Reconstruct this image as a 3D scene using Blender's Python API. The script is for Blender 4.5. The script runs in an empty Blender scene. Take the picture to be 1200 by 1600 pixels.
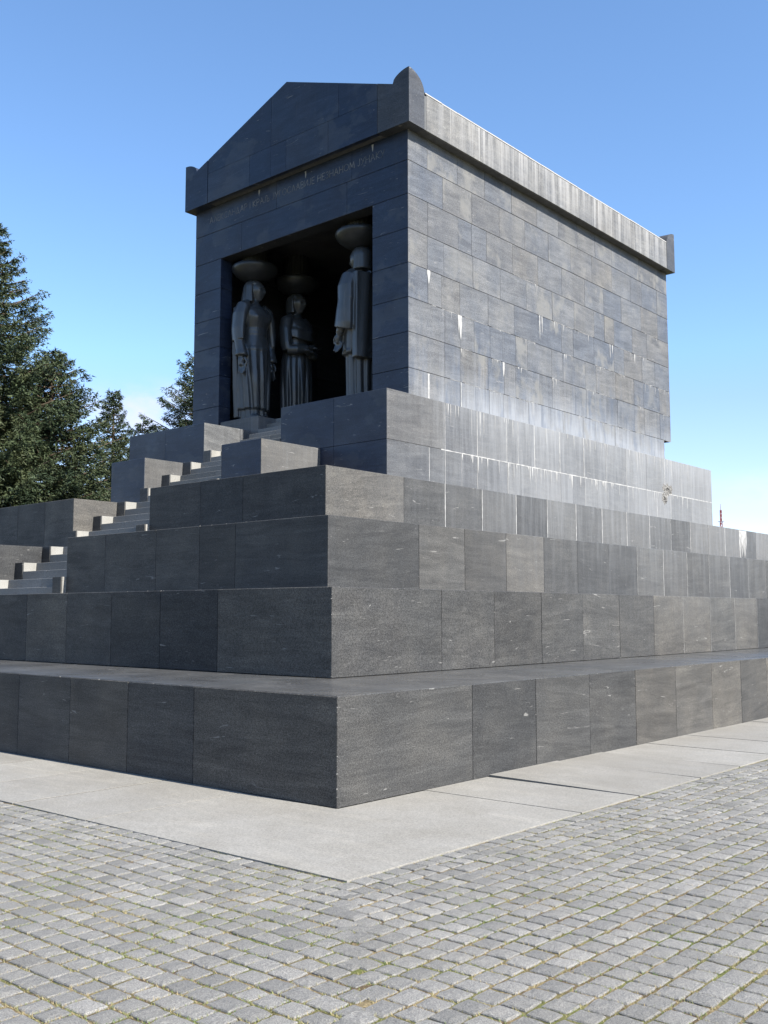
import bpy, bmesh, math, random
import numpy as np
from mathutils import Vector, Matrix, noise as mnoise
R = math.radians
random.seed(7)
rng = np.random.default_rng(7)
C = bpy.context.scene.collection
SC = bpy.context.scene

# ------------------------------------------------------------------ camera, sky, sun, exposure
cam = bpy.data.cameras.new('camera')
camo = bpy.data.objects.new('camera', cam); C.objects.link(camo)
SC.camera = camo
cam.sensor_fit = 'HORIZONTAL'; cam.sensor_width = 36.0
cam.lens = 36.0 * 1586.85 / 1200.0
cam.clip_start = 0.05; cam.clip_end = 4000
YAW, PITCH, ROLL = 2.28376739, 0.0993468841, -0.00079224
d = Vector((math.cos(PITCH)*math.cos(YAW), math.cos(PITCH)*math.sin(YAW), math.sin(PITCH)))
r = Vector((math.sin(YAW), -math.cos(YAW), 0)); u = r.cross(d)
r2 = r*math.cos(ROLL) + u*math.sin(ROLL); u2 = -r*math.sin(ROLL) + u*math.cos(ROLL)
M3 = Matrix((r2, u2, -d)).transposed()
camo.matrix_world = Matrix.Translation((6.5833, -6.9488, 1.7936)) @ M3.to_4x4()
CAMP = Vector((6.5833, -6.9488, 1.7936))

SUN_EL, SUN_AZ = 42.0, 3.2          # azimuth measured from +x towards +y
SC.view_settings.view_transform = 'Standard'; SC.view_settings.look = 'None'
SC.view_settings.exposure = 1.42; SC.view_settings.gamma = 1.0
SC.view_settings.use_curve_mapping = False
sd = Vector((math.cos(R(SUN_EL))*math.cos(R(SUN_AZ)), math.cos(R(SUN_EL))*math.sin(R(SUN_AZ)), math.sin(R(SUN_EL))))
sl = bpy.data.lights.new('sun', 'SUN'); sl.energy = 5.0; sl.angle = R(0.5); sl.color = (1.0, 0.95, 0.865)
so = bpy.data.objects.new('sun', sl); C.objects.link(so)
so.rotation_euler = sd.to_track_quat('Z', 'Y').to_euler()

W = bpy.data.worlds.new('World'); SC.world = W; W.use_nodes = True
nt = W.node_tree; nt.nodes.clear()
def wn(t, **k):
    n = nt.nodes.new(t)
    for a, b in k.items(): setattr(n, a, b)
    return n
sky = wn('ShaderNodeTexSky', sky_type='NISHITA', sun_disc=False, sun_elevation=R(SUN_EL), sun_rotation=R(90-SUN_AZ),
         altitude=400, air_density=1.0, dust_density=0.25, ozone_density=3.0)
hs = wn('ShaderNodeHueSaturation'); hs.inputs['Saturation'].default_value = 1.08; hs.inputs['Value'].default_value = 1.0
nt.links.new(sky.outputs[0], hs.inputs['Color'])
tn = wn('ShaderNodeMix', data_type='RGBA', blend_type='MULTIPLY'); tn.inputs[0].default_value = 1.0
nt.links.new(hs.outputs[0], tn.inputs[6]); tn.inputs[7].default_value = (.98, .86, .90, 1)
tcw = wn('ShaderNodeTexCoord')
# low thin clouds: a band above the horizon, broken by noise
mpw = wn('ShaderNodeMapping'); mpw.inputs['Scale'].default_value = (14, 14, 30); mpw.inputs['Location'].default_value = (0.55, 0.2, 0.1)
nt.links.new(tcw.outputs['Generated'], mpw.inputs['Vector'])
nzw = wn('ShaderNodeTexNoise'); nzw.inputs['Scale'].default_value = 1.0; nzw.inputs['Detail'].default_value = 6; nzw.inputs['Roughness'].default_value = .55
nt.links.new(mpw.outputs[0], nzw.inputs['Vector'])
rp = wn('ShaderNodeValToRGB'); rp.color_ramp.elements[0].position = .32; rp.color_ramp.elements[1].position = .62
nt.links.new(nzw.outputs[0], rp.inputs[0])
sepw = wn('ShaderNodeSeparateXYZ'); nt.links.new(tcw.outputs['Generated'], sepw.inputs[0])
bd = wn('ShaderNodeValToRGB'); e = bd.color_ramp.elements
e[0].position = 0.0; e[0].color = (1, 1, 1, 1); e[1].position = .245; e[1].color = (0, 0, 0, 1)
el = e.new(.12); el.color = (1, 1, 1, 1); el = e.new(.2); el.color = (.75, .75, .75, 1)
nt.links.new(sepw.outputs[2], bd.inputs[0]); nt.links.new(bd.outputs[0], tn.inputs[0])
def bank(c, sx, sz):
    v = wn('ShaderNodeVectorMath', operation='SUBTRACT'); nt.links.new(tcw.outputs['Generated'], v.inputs[0]); v.inputs[1].default_value = c
    v2 = wn('ShaderNodeVectorMath', operation='MULTIPLY'); nt.links.new(v.outputs[0], v2.inputs[0]); v2.inputs[1].default_value = (1/sx, 1/sx, 1/sz)
    v3 = wn('ShaderNodeVectorMath', operation='LENGTH'); nt.links.new(v2.outputs[0], v3.inputs[0])
    m = wn('ShaderNodeMapRange', interpolation_type='SMOOTHSTEP'); m.inputs[1].default_value = 1.0; m.inputs[2].default_value = .1; nt.links.new(v3.outputs[1], m.inputs[0]); return m.outputs[0]
def dirpx(x, y):
    v = d*1586.85 + r2*(x-600) - u2*(y-800); return tuple(v.normalized())
b1 = bank(dirpx(235, 640), .085, .036); b2 = bank(dirpx(1230, 765), .10, .026); b3 = bank((-.2, -.95, .2), .5, .07)
sm = wn('ShaderNodeMath', operation='ADD'); nt.links.new(b1, sm.inputs[0]); nt.links.new(b2, sm.inputs[1])
sm2 = wn('ShaderNodeMath', operation='ADD'); nt.links.new(sm.outputs[0], sm2.inputs[0]); nt.links.new(b3, sm2.inputs[1])
ml = wn('ShaderNodeMath', operation='MULTIPLY'); nt.links.new(rp.outputs[0], ml.inputs[0]); nt.links.new(sm2.outputs[0], ml.inputs[1])
ml2 = wn('ShaderNodeMath', operation='MULTIPLY'); nt.links.new(ml.outputs[0], ml2.inputs[0]); ml2.inputs[1].default_value = .85
mx = wn('ShaderNodeMix', data_type='RGBA'); nt.links.new(ml2.outputs[0], mx.inputs[0]); nt.links.new(tn.outputs[2], mx.inputs[6])
mx.inputs[7].default_value = (3.75, 3.55, 3.75, 1)
bg = wn('ShaderNodeBackground'); bg.inputs['Strength'].default_value = 0.102
nt.links.new(mx.outputs[2], bg.inputs['Color'])
ow = wn('ShaderNodeOutputWorld'); nt.links.new(bg.outputs[0], ow.inputs[0])

# ------------------------------------------------------------------ materials
class NB:
    def __init__(s, name):
        s.m = bpy.data.materials.new(name); s.m.use_nodes = True; s.t = s.m.node_tree; s.t.nodes.clear()
        s.b = s.t.nodes.new('ShaderNodeBsdfPrincipled'); o = s.t.nodes.new('ShaderNodeOutputMaterial')
        s.t.links.new(s.b.outputs[0], o.inputs[0])
        s.geo = s.t.nodes.new('ShaderNodeNewGeometry'); s.pos = s.geo.outputs['Position']
    def n(s, t, **k):
        x = s.t.nodes.new(t)
        for a, b in k.items(): setattr(x, a, b)
        return x
    def put(s, sock, v):
        if isinstance(v, bpy.types.NodeSocket): s.t.links.new(v, sock)
        else:
            if hasattr(sock.default_value, '__len__') and len(sock.default_value) == 4 and len(v) == 3: v = (*v, 1)
            sock.default_value = v
    def noise(s, scale=(1, 1, 1), sc=1.0, det=4, rough=.5, vec=None, dist=0.0, loc=(0, 0, 0)):
        mp = s.n('ShaderNodeMapping'); mp.inputs['Scale'].default_value = scale; mp.inputs['Location'].default_value = loc
        s.t.links.new(vec or s.pos, mp.inputs['Vector'])
        z = s.n('ShaderNodeTexNoise'); z.inputs['Scale'].default_value = sc; z.inputs['Detail'].default_value = det
        z.inputs['Roughness'].default_value = rough; z.inputs['Distortion'].default_value = dist
        s.t.links.new(mp.outputs[0], z.inputs['Vector']); return z.outputs[0]
    def ramp(s, v, a, b, lo=0.0, hi=1.0):
        x = s.n('ShaderNodeMapRange'); x.inputs[1].default_value = a; x.inputs[2].default_value = b
        x.inputs[3].default_value = lo; x.inputs[4].default_value = hi; s.put(x.inputs[0], v); return x.outputs[0]
    def math(s, op, a, b=0.0, c=0.0):
        x = s.n('ShaderNodeMath', operation=op); s.put(x.inputs[0], a); s.put(x.inputs[1], b); s.put(x.inputs[2], c); return x.outputs[0]
    def mix(s, f, a, b, mode='MIX'):
        x = s.n('ShaderNodeMix', data_type='RGBA', blend_type=mode); s.put(x.inputs[0], f); s.put(x.inputs[6], a); s.put(x.inputs[7], b); return x.outputs[2]
    def rnd(s): return s.n('ShaderNodeObjectInfo').outputs['Random']
    def bump(s, h, dist=.002, st=1.0):
        x = s.n('ShaderNodeBump'); x.inputs['Distance'].default_value = dist; x.inputs['Strength'].default_value = st
        s.put(x.inputs['Height'], h); s.t.links.new(x.outputs[0], s.b.inputs['Normal'])
    def fin(s, col, rough=.5, spec=.5):
        s.put(s.b.inputs['Base Color'], col); s.put(s.b.inputs['Roughness'], rough); s.put(s.b.inputs['Specular IOR Level'], spec); return s.m

def dark_stone(name, tint_a, tint_b, warm, lime='none', dirty=.5, rough=.42, spec=.4):
    """black gabbro cladding: grain, strata, per-slab tone, shaped lime stains"""
    k = NB(name); rd = k.rnd()
    rd2 = k.math('FRACT', k.math('MULTIPLY', rd, 37.7))
    rd3 = k.math('FRACT', k.math('MULTIPLY', rd, 91.3))
    off = k.n('ShaderNodeCombineXYZ'); k.put(off.inputs[2], k.math('MULTIPLY', rd, 60.0)); k.put(off.inputs[0], k.math('MULTIPLY', rd2, 40.0))
    va = k.n('ShaderNodeVectorMath', operation='ADD'); k.t.links.new(k.pos, va.inputs[0]); k.t.links.new(off.outputs[0], va.inputs[1])
    pv = va.outputs[0]
    col = k.mix(rd, tint_a, tint_b)
    col = k.mix(k.math('MULTIPLY', k.ramp(rd2, .45, 1.0), warm), col, (.085, .078, .068))
    # strata, tilted a little from slab to slab
    rt = k.n('ShaderNodeVectorRotate', rotation_type='X_AXIS'); k.t.links.new(pv, rt.inputs['Vector']); k.put(rt.inputs['Angle'], k.ramp(rd3, 0, 1, -.1, .1))
    st = k.noise((.8, .8, 6.0), 1.0, 8, .66, rt.outputs[0], dist=1.1)
    st2 = k.noise((1.6, 1.6, 38), 1.0, 4, .6, rt.outputs[0], dist=.3)
    col = k.mix(k.ramp(st, .28, .72), k.mix(1.0, col, (.68, .68, .69), 'MULTIPLY'), k.mix(1.0, col, (1.32, 1.32, 1.31), 'MULTIPLY'))
    col = k.mix(k.math('MULTIPLY', k.ramp(st2, .5, .75), .25), col, k.mix(1.0, col, (1.75, 1.75, 1.7), 'MULTIPLY'))
    cl = k.noise((1, 1, 1), 1.9, 6, .6, pv)
    col = k.mix(k.math('MULTIPLY', k.ramp(cl, .42, .68), dirty), col, k.mix(1.0, col, (1.8, 1.72, 1.58), 'MULTIPLY'))
    # grain of the worn face
    gr = k.noise((1, 1, 1), 95, 2, .7)
    col = k.mix(k.ramp(gr, .36, .64), k.mix(1.0, col, (.52, .52, .52), 'MULTIPLY'), k.mix(1.0, col, (1.5, 1.5, 1.5), 'MULTIPLY'))
    gr2 = k.noise((1, 1, 1.6), 34, 3, .75)
    col = k.mix(k.ramp(gr2, .36, .64), k.mix(1.0, col, (.8, .8, .8), 'MULTIPLY'), k.mix(1.0, col, (1.22, 1.22, 1.21), 'MULTIPLY'))
    # a few pale scratches and chips
    sc = k.noise((2.2, 2.2, 16), 1.0, 3, .5, rt.outputs[0], dist=1.2, loc=(3, 9, 2))
    col = k.mix(k.ramp(sc, .69, .73, 0, .55), col, (.22, .215, .205))
    sep = k.n('ShaderNodeSeparateXYZ'); k.t.links.new(k.pos, sep.inputs[0])
    z = sep.outputs[2]
    rg = k.noise((1, 1, 1), 1.3, 3, .5)
    rough_v = k.ramp(rg, .3, .7, rough-.08, rough+.1)
    if lime != 'none':
        # run-off streaks: fine across, long down the wall
        s1 = k.noise((7.5, 7.5, .55), 1.0, 5, .65)
        s2 = k.noise((24, 24, .8), 1.0, 3, .6)
        s3 = k.noise((.55, .55, .3), 1.0, 3, .6, loc=(4, 1, 0))
        if lime == 'podium':
            zone = k.math('MULTIPLY', k.ramp(z, 3.9, 6.6, .35, 1.0), k.ramp(sep.outputs[1], 9.5, 13.5, .15, 1.0))
            top = k.ramp(z, 5.9, 6.62, 0, .5)
            a = k.math('MULTIPLY', k.ramp(s1, .38, .66), zone)
            a = k.math('ADD', a, k.math('MULTIPLY', k.ramp(s2, .52, .72, 0, .5), zone))
            a = k.math('ADD', a, k.math('MULTIPLY', top, k.ramp(sep.outputs[1], 10, 14)))
            a = k.math('MULTIPLY', a, k.ramp(s3, .3, .6, .45, 1.0))
            a = k.math('MULTIPLY', a, .75)
            a = k.math('ADD', a, k.math('MULTIPLY', k.ramp(sep.outputs[1], 10.5, 15.5, 0, 1.0), k.ramp(rd2, 0, 1, .35, .85)))
            col = k.mix(k.math('MINIMUM', k.math('MULTIPLY', a, .6), .85), col, (.205, .212, .222))
        if lime == 'tier':
            zone = k.ramp(z, 1.2, 4.2, .1, 1.7)
            zone = k.math('MULTIPLY', zone, k.ramp(sep.outputs[1], 6.5, 12, .1, 1.0))
            a = k.math('MULTIPLY', k.math('ADD', k.ramp(s1, .45, .7, 0, .45), k.ramp(rd2, 0, 1, .3, .85)), zone)
            col = k.mix(k.math('MINIMUM', k.math('MULTIPLY', a, .42), .8), col, (.155, .16, .168))
        if lime == 'wall':
            zone = k.ramp(z, 9.5, 6.6, .06, .5)
            a = k.math('MULTIPLY', k.ramp(s1, .45, .72), zone)
            spl = k.math('MULTIPLY', k.ramp(k.math('ADD', z, k.math('MULTIPLY', s3, -.9)), 7.45, 6.5), k.ramp(sep.outputs[1], 11.0, 14.5, .1, 1.0))
            a = k.math('ADD', a, k.math('MULTIPLY', spl, k.ramp(s1, .2, .6, .6, 1.1)))
            col = k.mix(k.math('MINIMUM', k.math('MULTIPLY', a, .75), .85), col, (.21, .222, .242))
            bl = k.noise((2.6, 2.6, .7), 1.0, 4, .6, loc=(9, 3, 1))
            col = k.mix(k.math('MULTIPLY', k.ramp(bl, .5, .66), k.ramp(z, 9.4, 7.2, .08, .38)), col, (.048, .068, .108))
            # dusty bloom inside some slabs
            db = k.noise((1.7, 1.7, 1.3), 1.0, 5, .6, pv, loc=(2, 7, 5))
            col = k.mix(k.math('MULTIPLY', k.ramp(db, .52, .62), k.ramp(rd3, .25, .7, 0, .6)), col, (.15, .146, .135))
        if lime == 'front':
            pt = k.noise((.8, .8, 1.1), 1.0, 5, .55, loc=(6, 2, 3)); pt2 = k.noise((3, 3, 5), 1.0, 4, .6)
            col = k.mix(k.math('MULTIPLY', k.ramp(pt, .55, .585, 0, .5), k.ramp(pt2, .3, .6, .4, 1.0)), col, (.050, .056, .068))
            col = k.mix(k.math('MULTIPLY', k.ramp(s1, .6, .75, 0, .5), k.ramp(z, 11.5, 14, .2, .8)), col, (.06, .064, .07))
        if lime == 'cornice':
            s4 = k.noise((4.2, 4.2, .22), 1.0, 5, .7, loc=(1, 4, 0))
            s5 = k.noise((17, 17, .3), 1.0, 4, .6, loc=(1, 4, 0))
            a = k.math('ADD', k.ramp(s4, .42, .66, 0, .85), k.ramp(s5, .5, .7, 0, .5))
            a = k.math('MULTIPLY', a, k.ramp(z, 13.1, 14.2, .45, 1.0))
            a = k.math('MULTIPLY', a, k.ramp(sep.outputs[1], 10.9, 13.5, .15, 1.0))
            col = k.mix(k.math('MINIMUM', a, .85), col, (.27, .265, .26))
    k.bump(gr, .0008, .35)
    return k.fin(col, rough_v, spec)

M_T = dark_stone('dark_stone_tier', (.026, .0268, .0285), (.048, .0478, .0475), .5, dirty=.35, lime='tier', rough=.56, spec=.13)
M_TOP = dark_stone('dark_stone_terrace', (.05, .051, .052), (.056, .056, .056), .1, dirty=.3, rough=.3, spec=.5)
M_P = dark_stone('dark_stone_podium', (.054, .056, .062), (.070, .072, .075), .3, lime='podium', dirty=.3, rough=.55, spec=.25)
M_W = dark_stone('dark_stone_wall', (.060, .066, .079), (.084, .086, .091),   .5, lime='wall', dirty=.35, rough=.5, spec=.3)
M_WF_SHADE = dark_stone('dark_stone_front_shaded', (.011, .017, .035), (.016, .023, .042), .1, dirty=.25, rough=.4, spec=.32, lime='front')  # darker, bluer copy of the wall stone; the front's shade is in its colour
M_C = dark_stone('dark_stone_cornice', (.078, .079, .081), (.095, .094, .092), .6, lime='cornice', dirty=.4, rough=.55)
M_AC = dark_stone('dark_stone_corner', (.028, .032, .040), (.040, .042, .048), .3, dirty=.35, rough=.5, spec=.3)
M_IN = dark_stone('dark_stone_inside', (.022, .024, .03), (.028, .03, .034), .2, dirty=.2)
M_ST = None

def make_core():
    k = NB('dark_joint_core'); return k.fin((.03, .03, .03), .9, .1)  # plain dark joint colour behind the slabs
M_CORE = make_core()
def light_granite(name, a=(.192, .184, .168), b=(.222, .214, .197)):
    k = NB(name); rd = k.rnd()
    col = k.mix(rd, a, b)
    g = k.noise((1, 1, 1), 80, 3, .75)
    col = k.mix(k.ramp(g, .36, .64), k.mix(1.0, col, (.70, .70, .70), 'MULTIPLY'), k.mix(1.0, col, (1.22, 1.22, 1.21), 'MULTIPLY'))
    c = k.noise((1, 1, 1), 1.1, 7, .7); col = k.mix(k.ramp(c, .38, .68, 0, .75), col, k.mix(1.0, col, (.78, .765, .73), 'MULTIPLY'))
    w = k.noise((.8, 4.5, 1), 1.0, 6, .6, dist=1.0); col = k.mix(k.ramp(w, .5, .68, 0, .6), col, k.mix(1.0, col, (1.2, 1.19, 1.17), 'MULTIPLY'))
    w2 = k.noise((1, 1, 1), 14, 4, .7); col = k.mix(k.ramp(w2, .64, .74, 0, .35), col, k.mix(1.0, col, (.7, .68, .62), 'MULTIPLY'))
    k.bump(k.math('ADD', g, k.math('MULTIPLY', c, 3)), .0012, .6)
    return k.fin(col, .7, .35)
M_G = light_granite('light_granite')
M_GS = light_granite('light_granite_steps', (.15, .15, .147), (.18, .178, .175))
M_GC = light_granite('pale_granite_cheek', (.235, .23, .215), (.26, .255, .24))
def mat_cobble():
    k = NB('granite_sett'); rd = k.rnd()
    vc = k.n('ShaderNodeVertexColor'); vc.layer_name = 'tone'
    base = k.mix(vc.outputs[0], (.118, .116, .111), (.188, .183, .173))
    g = k.noise((1, 1, 1), 160, 3, .8); g2 = k.noise((1, 1, 1), 45, 4, .7)
    col = k.mix(k.ramp(g, .38, .62), k.mix(1.0, base, (.55, .55, .56), 'MULTIPLY'), k.mix(1.0, base, (1.48, 1.48, 1.47), 'MULTIPLY'))
    col = k.mix(k.ramp(g2, .4, .65, 0, .5), col, k.mix(1.0, col, (1.22, 1.2, 1.16), 'MULTIPLY'))
    st = k.noise((1, 1, 1), 1.3, 5, .6); col = k.mix(k.ramp(st, .4, .7, 0, .35), col, k.mix(1.0, col, (.82, .8, .74), 'MULTIPLY'))
    k.bump(k.math('ADD', k.math('MULTIPLY', g2, 2.2), g), .0045, .9)
    return k.fin(col, .75, .35)
M_COB = mat_cobble()
def mat_joint():
    k = NB('mossy_joint_soil')
    a = k.noise((1, 1, 1), 5.5, 5, .65); b = k.noise((1, 1, 1), 2.1, 5, .6, loc=(5, 5, 0)); g = k.noise((1, 1, 1), 90, 3, .7)
    col = k.mix(k.ramp(a, .4, .6), (.085, .064, .042), (.20, .165, .10))
    col = k.mix(k.ramp(b, .47, .6), col, (.10, .11, .04))
    col = k.mix(k.ramp(g, .3, .7), k.mix(1.0, col, (.5, .5, .5), 'MULTIPLY'), k.mix(1.0, col, (1.35, 1.3, 1.2), 'MULTIPLY'))
    k.bump(g, .006, 1.0)
    return k.fin(col, .95, .1)
M_J = mat_joint()
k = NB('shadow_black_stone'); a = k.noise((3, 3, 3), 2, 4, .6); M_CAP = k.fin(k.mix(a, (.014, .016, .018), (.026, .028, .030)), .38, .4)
k = NB('dark_joint_soil'); a = k.noise((1, 1, 1), 12, 4, .6); M_JD = k.fin(k.mix(a, (.012, .010, .008), (.04, .034, .022)), .95, .1)
def mat_blade():
    k = NB('joint_grass'); vc = k.n('ShaderNodeVertexColor'); vc.layer_name = 'tone'
    a = k.noise((1, 1, 1), 1.6, 4, .6)
    t = k.ramp(k.math('ADD', a, k.math('MULTIPLY', vc.outputs[0], .35)), .48, .8)
    col = k.mix(t, (.075, .125, .028), (.26, .21, .12))
    return k.fin(col, .8, .2)
M_BL = mat_blade()
def mat_leaf(name, a, b):
    k = NB(name); vc = k.n('ShaderNodeVertexColor'); vc.layer_name = 'tone'
    n = k.noise((1, 1, 1), .9, 3, .6)
    col = k.mix(vc.outputs[0], a, b)
    col = k.mix(k.ramp(n, .45, .65, 0, .5), col, (.06, .064, .026))
    return k.fin(col, .65, .2)
M_L1 = mat_leaf('fir_needles', (.018, .032, .018), (.056, .074, .032))
M_L2 = mat_leaf('spruce_needles', (.018, .032, .019), (.052, .070, .034))
k = NB('bark'); b = k.noise((3, 3, .8), 3, 5, .7); M_BK = k.fin(k.mix(b, (.05, .035, .025), (.16, .12, .085)), .9, .2)
k = NB('lime_deposit'); b = k.noise((3, 3, 3), 6, 4, .6); M_LIME = k.fin(k.mix(b, (.24, .24, .242), (.34, .338, .33)), .85, .2)
k = NB('carved_letters'); b = k.noise((1, 1, 1), 2.2, 4, .7); M_LET = k.fin(k.mix(k.ramp(b, .35, .65), (.08, .085, .09), (.24, .24, .235)), .8, .2)
k = NB('meadow'); a = k.noise((1, 1, 1), .6, 6, .6); b = k.noise((1, 1, 1), 9, 5, .7)
M_GR = k.fin(k.mix(b, k.mix(a, (.05, .085, .025), (.11, .12, .045)), (.08, .1, .035)), .9, .1)
k = NB('mast_red'); M_RED = k.fin((.20, .035, .03), .5, .4)
k = NB('mast_white'); M_WH = k.fin((.35, .33, .32), .5, .4)
def mat_statue():
    k = NB('polished_black_stone')
    a = k.noise((1, 1, 1), 3, 5, .6); g = k.noise((1, 1, 1), 70, 2, .6)
    col = k.mix(a, (.032, .036, .040), (.055, .059, .063))
    d1 = k.noise((6, 6, .8), 1.0, 4, .6); col = k.mix(k.ramp(d1, .58, .72, 0, .5), col, (.13, .13, .128))
    k.bump(g, .002, .2)
    return k.fin(col, .33, .55)
M_ST = mat_statue()
k = NB('broken_stone'); a = k.noise((1, 1, 1), 18, 5, .7); b = k.noise((1, 1, 1), 5, 4, .6)
k.bump(a, .02, 1.0); M_BRK = k.fin(k.mix(k.ramp(a, .35, .65), (.035, .033, .032), (.23, .225, .215)), .9, .2)
k = NB('grey_felt_roof'); a = k.noise((1, 1, 1), 2, 5, .6); M_ROOF = k.fin(k.mix(a, (.25, .25, .245), (.34, .335, .33)), .7, .3)

# ------------------------------------------------------------------ helpers
def link(name, me, mat, parent=None, loc=None):
    o = bpy.data.objects.new(name, me); C.objects.link(o)
    if mat and not me.materials: me.materials.append(mat)
    if loc is not None: o.location = loc
    if parent: o.parent = parent
    return o
def mesh(name, v, f, smooth=False):
    me = bpy.data.meshes.new(name); me.from_pydata([tuple(p) for p in v], [], f); me.update()
    if smooth: me.polygons.foreach_set('use_smooth', [True]*len(me.polygons))
    return me
def boxes(name, bl, mat, parent=None):
    v = []; f = []
    for (x0, y0, z0, x1, y1, z1) in bl:
        n = len(v)
        v += [(x0, y0, z0), (x1, y0, z0), (x1, y1, z0), (x0, y1, z0), (x0, y0, z1), (x1, y0, z1), (x1, y1, z1), (x0, y1, z1)]
        f += [tuple(n+i for i in q) for q in ((0, 3, 2, 1), (4, 5, 6, 7), (0, 1, 5, 4), (1, 2, 6, 5), (2, 3, 7, 6), (3, 0, 4, 7))]
    return link(name, mesh(name, v, f), mat, parent)
def bbox(name, b, mat, parent=None, bev=.006):
    bm = bmesh.new(); bmesh.ops.create_cube(bm, size=1)
    x0, y0, z0, x1, y1, z1 = b
    for v in bm.verts: v.co = Vector((x0 if v.co.x < 0 else x1, y0 if v.co.y < 0 else y1, z0 if v.co.z < 0 else z1))
    if bev: bmesh.ops.bevel(bm, geom=list(bm.edges), offset=bev, segments=1, affect='EDGES')
    me = bpy.data.meshes.new(name); bm.to_mesh(me); bm.free()
    return link(name, me, mat, parent)
def empty(name, loc=(0, 0, 0)):
    o = bpy.data.objects.new(name, None); C.objects.link(o); o.location = loc; o.empty_display_size = .2; return o
def tag(o, label=None, cat=None, group=None, kind=None):
    if label: o['label'] = label
    if cat: o['category'] = cat
    if group: o['group'] = group
    if kind: o['kind'] = kind
    return o
TH = .05
def slab(name, P, U, V, w, h, mat, parent, mL=False, mR=False, mT=False, gap=.007, ch=.006, proud=None, key=None):
    """one cladding slab. P = lower left corner of its visible face, U/V unit axes, normal = U x V"""
    U = Vector(U); V = Vector(V); N = U.cross(V)
    if proud is None: proud = random.uniform(-.0022, .0022)
    a0 = 0 if mL else gap/2; a1 = w-(0 if mR else gap/2); b0 = gap/2; b1 = h-(0 if mT else gap/2)
    c = ch; P = Vector(P)+N*proud
    rec = []
    for (a, b, dpt) in ((a0+(TH if mL else 0), b0, -TH), (a1-(TH if mR else 0), b0, -TH), (a1-(TH if mR else 0), b1-(TH if mT else 0), -TH), (a0+(TH if mL else 0), b1-(TH if mT else 0), -TH),
                        (a0, b0, -c), (a1, b0, -c), (a1, b1, -c), (a0, b1, -c),
                        (a0+(c*.6), b0+c, 0), (a1-(c*.6), b0+c, 0), (a1-(c*.6), b1-c, 0), (a0+(c*.6), b1-c, 0)):
        rec.append(P+U*a+V*b+N*dpt)
    f = [(8, 9, 10, 11), (4, 5, 9, 8), (5, 6, 10, 9), (6, 7, 11, 10), (7, 4, 8, 11), (0, 1, 5, 4), (1, 2, 6, 5), (2, 3, 7, 6), (3, 0, 4, 7)]
    return link(name, mesh(name, rec, f), mat, parent)
SLABS = 0
def course(edges, x_or_y, fixed, z0, z1, mat, parent, side, mS=False, mE=False, mT=False, jit=.0):
    """row of slabs between consecutive edges. side 'E' = +x face running along y, 'F' = -y face running along x"""
    n = len(edges)-1
    for i in range(n):
        a, b = edges[i], edges[i+1]
        if side == 'E': slab('slab', (fixed, a, z0), (0, 1, 0), (0, 0, 1), b-a, z1-z0, mat, parent, mL=mS and i == 0, mR=mE and i == n-1, mT=mT)
        else: slab('slab', (a, fixed, z0), (1, 0, 0), (0, 0, 1), b-a, z1-z0, mat, parent, mL=mS and i == 0, mR=mE and i == n-1, mT=mT)

# ------------------------------------------------------------------ layout numbers (metres)
S = 1.879; L = 35.56; WD = 24.07; XC = -WD/2
Z = [0, 1.02, 2.113, 3.237, 4.366, 5.507, 6.614]
XL, XR = -13.50, -10.68
CW = .30
TX, TXL, TY, TYB = -8.089, -15.985, 10.895, 24.674
PX, PXL, PY, PYB = -7.39, -16.69, 9.305, 26.21
RIS, TRD = Z[1]/5.0, S/6.0      # per tier: 6 steps
def stair_y(i): return 7.10-(4-i)*S      # where the tread reaches level Z[i]

mon = empty('stone_monument', (XC, L/2, 0))
tag(mon, 'black stone temple on a stepped base with a broad stair, gabled roof and carved inscription', 'monument')
def child(o):
    o.parent = mon; o.matrix_parent_inverse = mon.matrix_basis.inverted() if False else Matrix.Translation((-XC, -L/2, 0)); return o
def part(o): return child(o)

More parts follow.
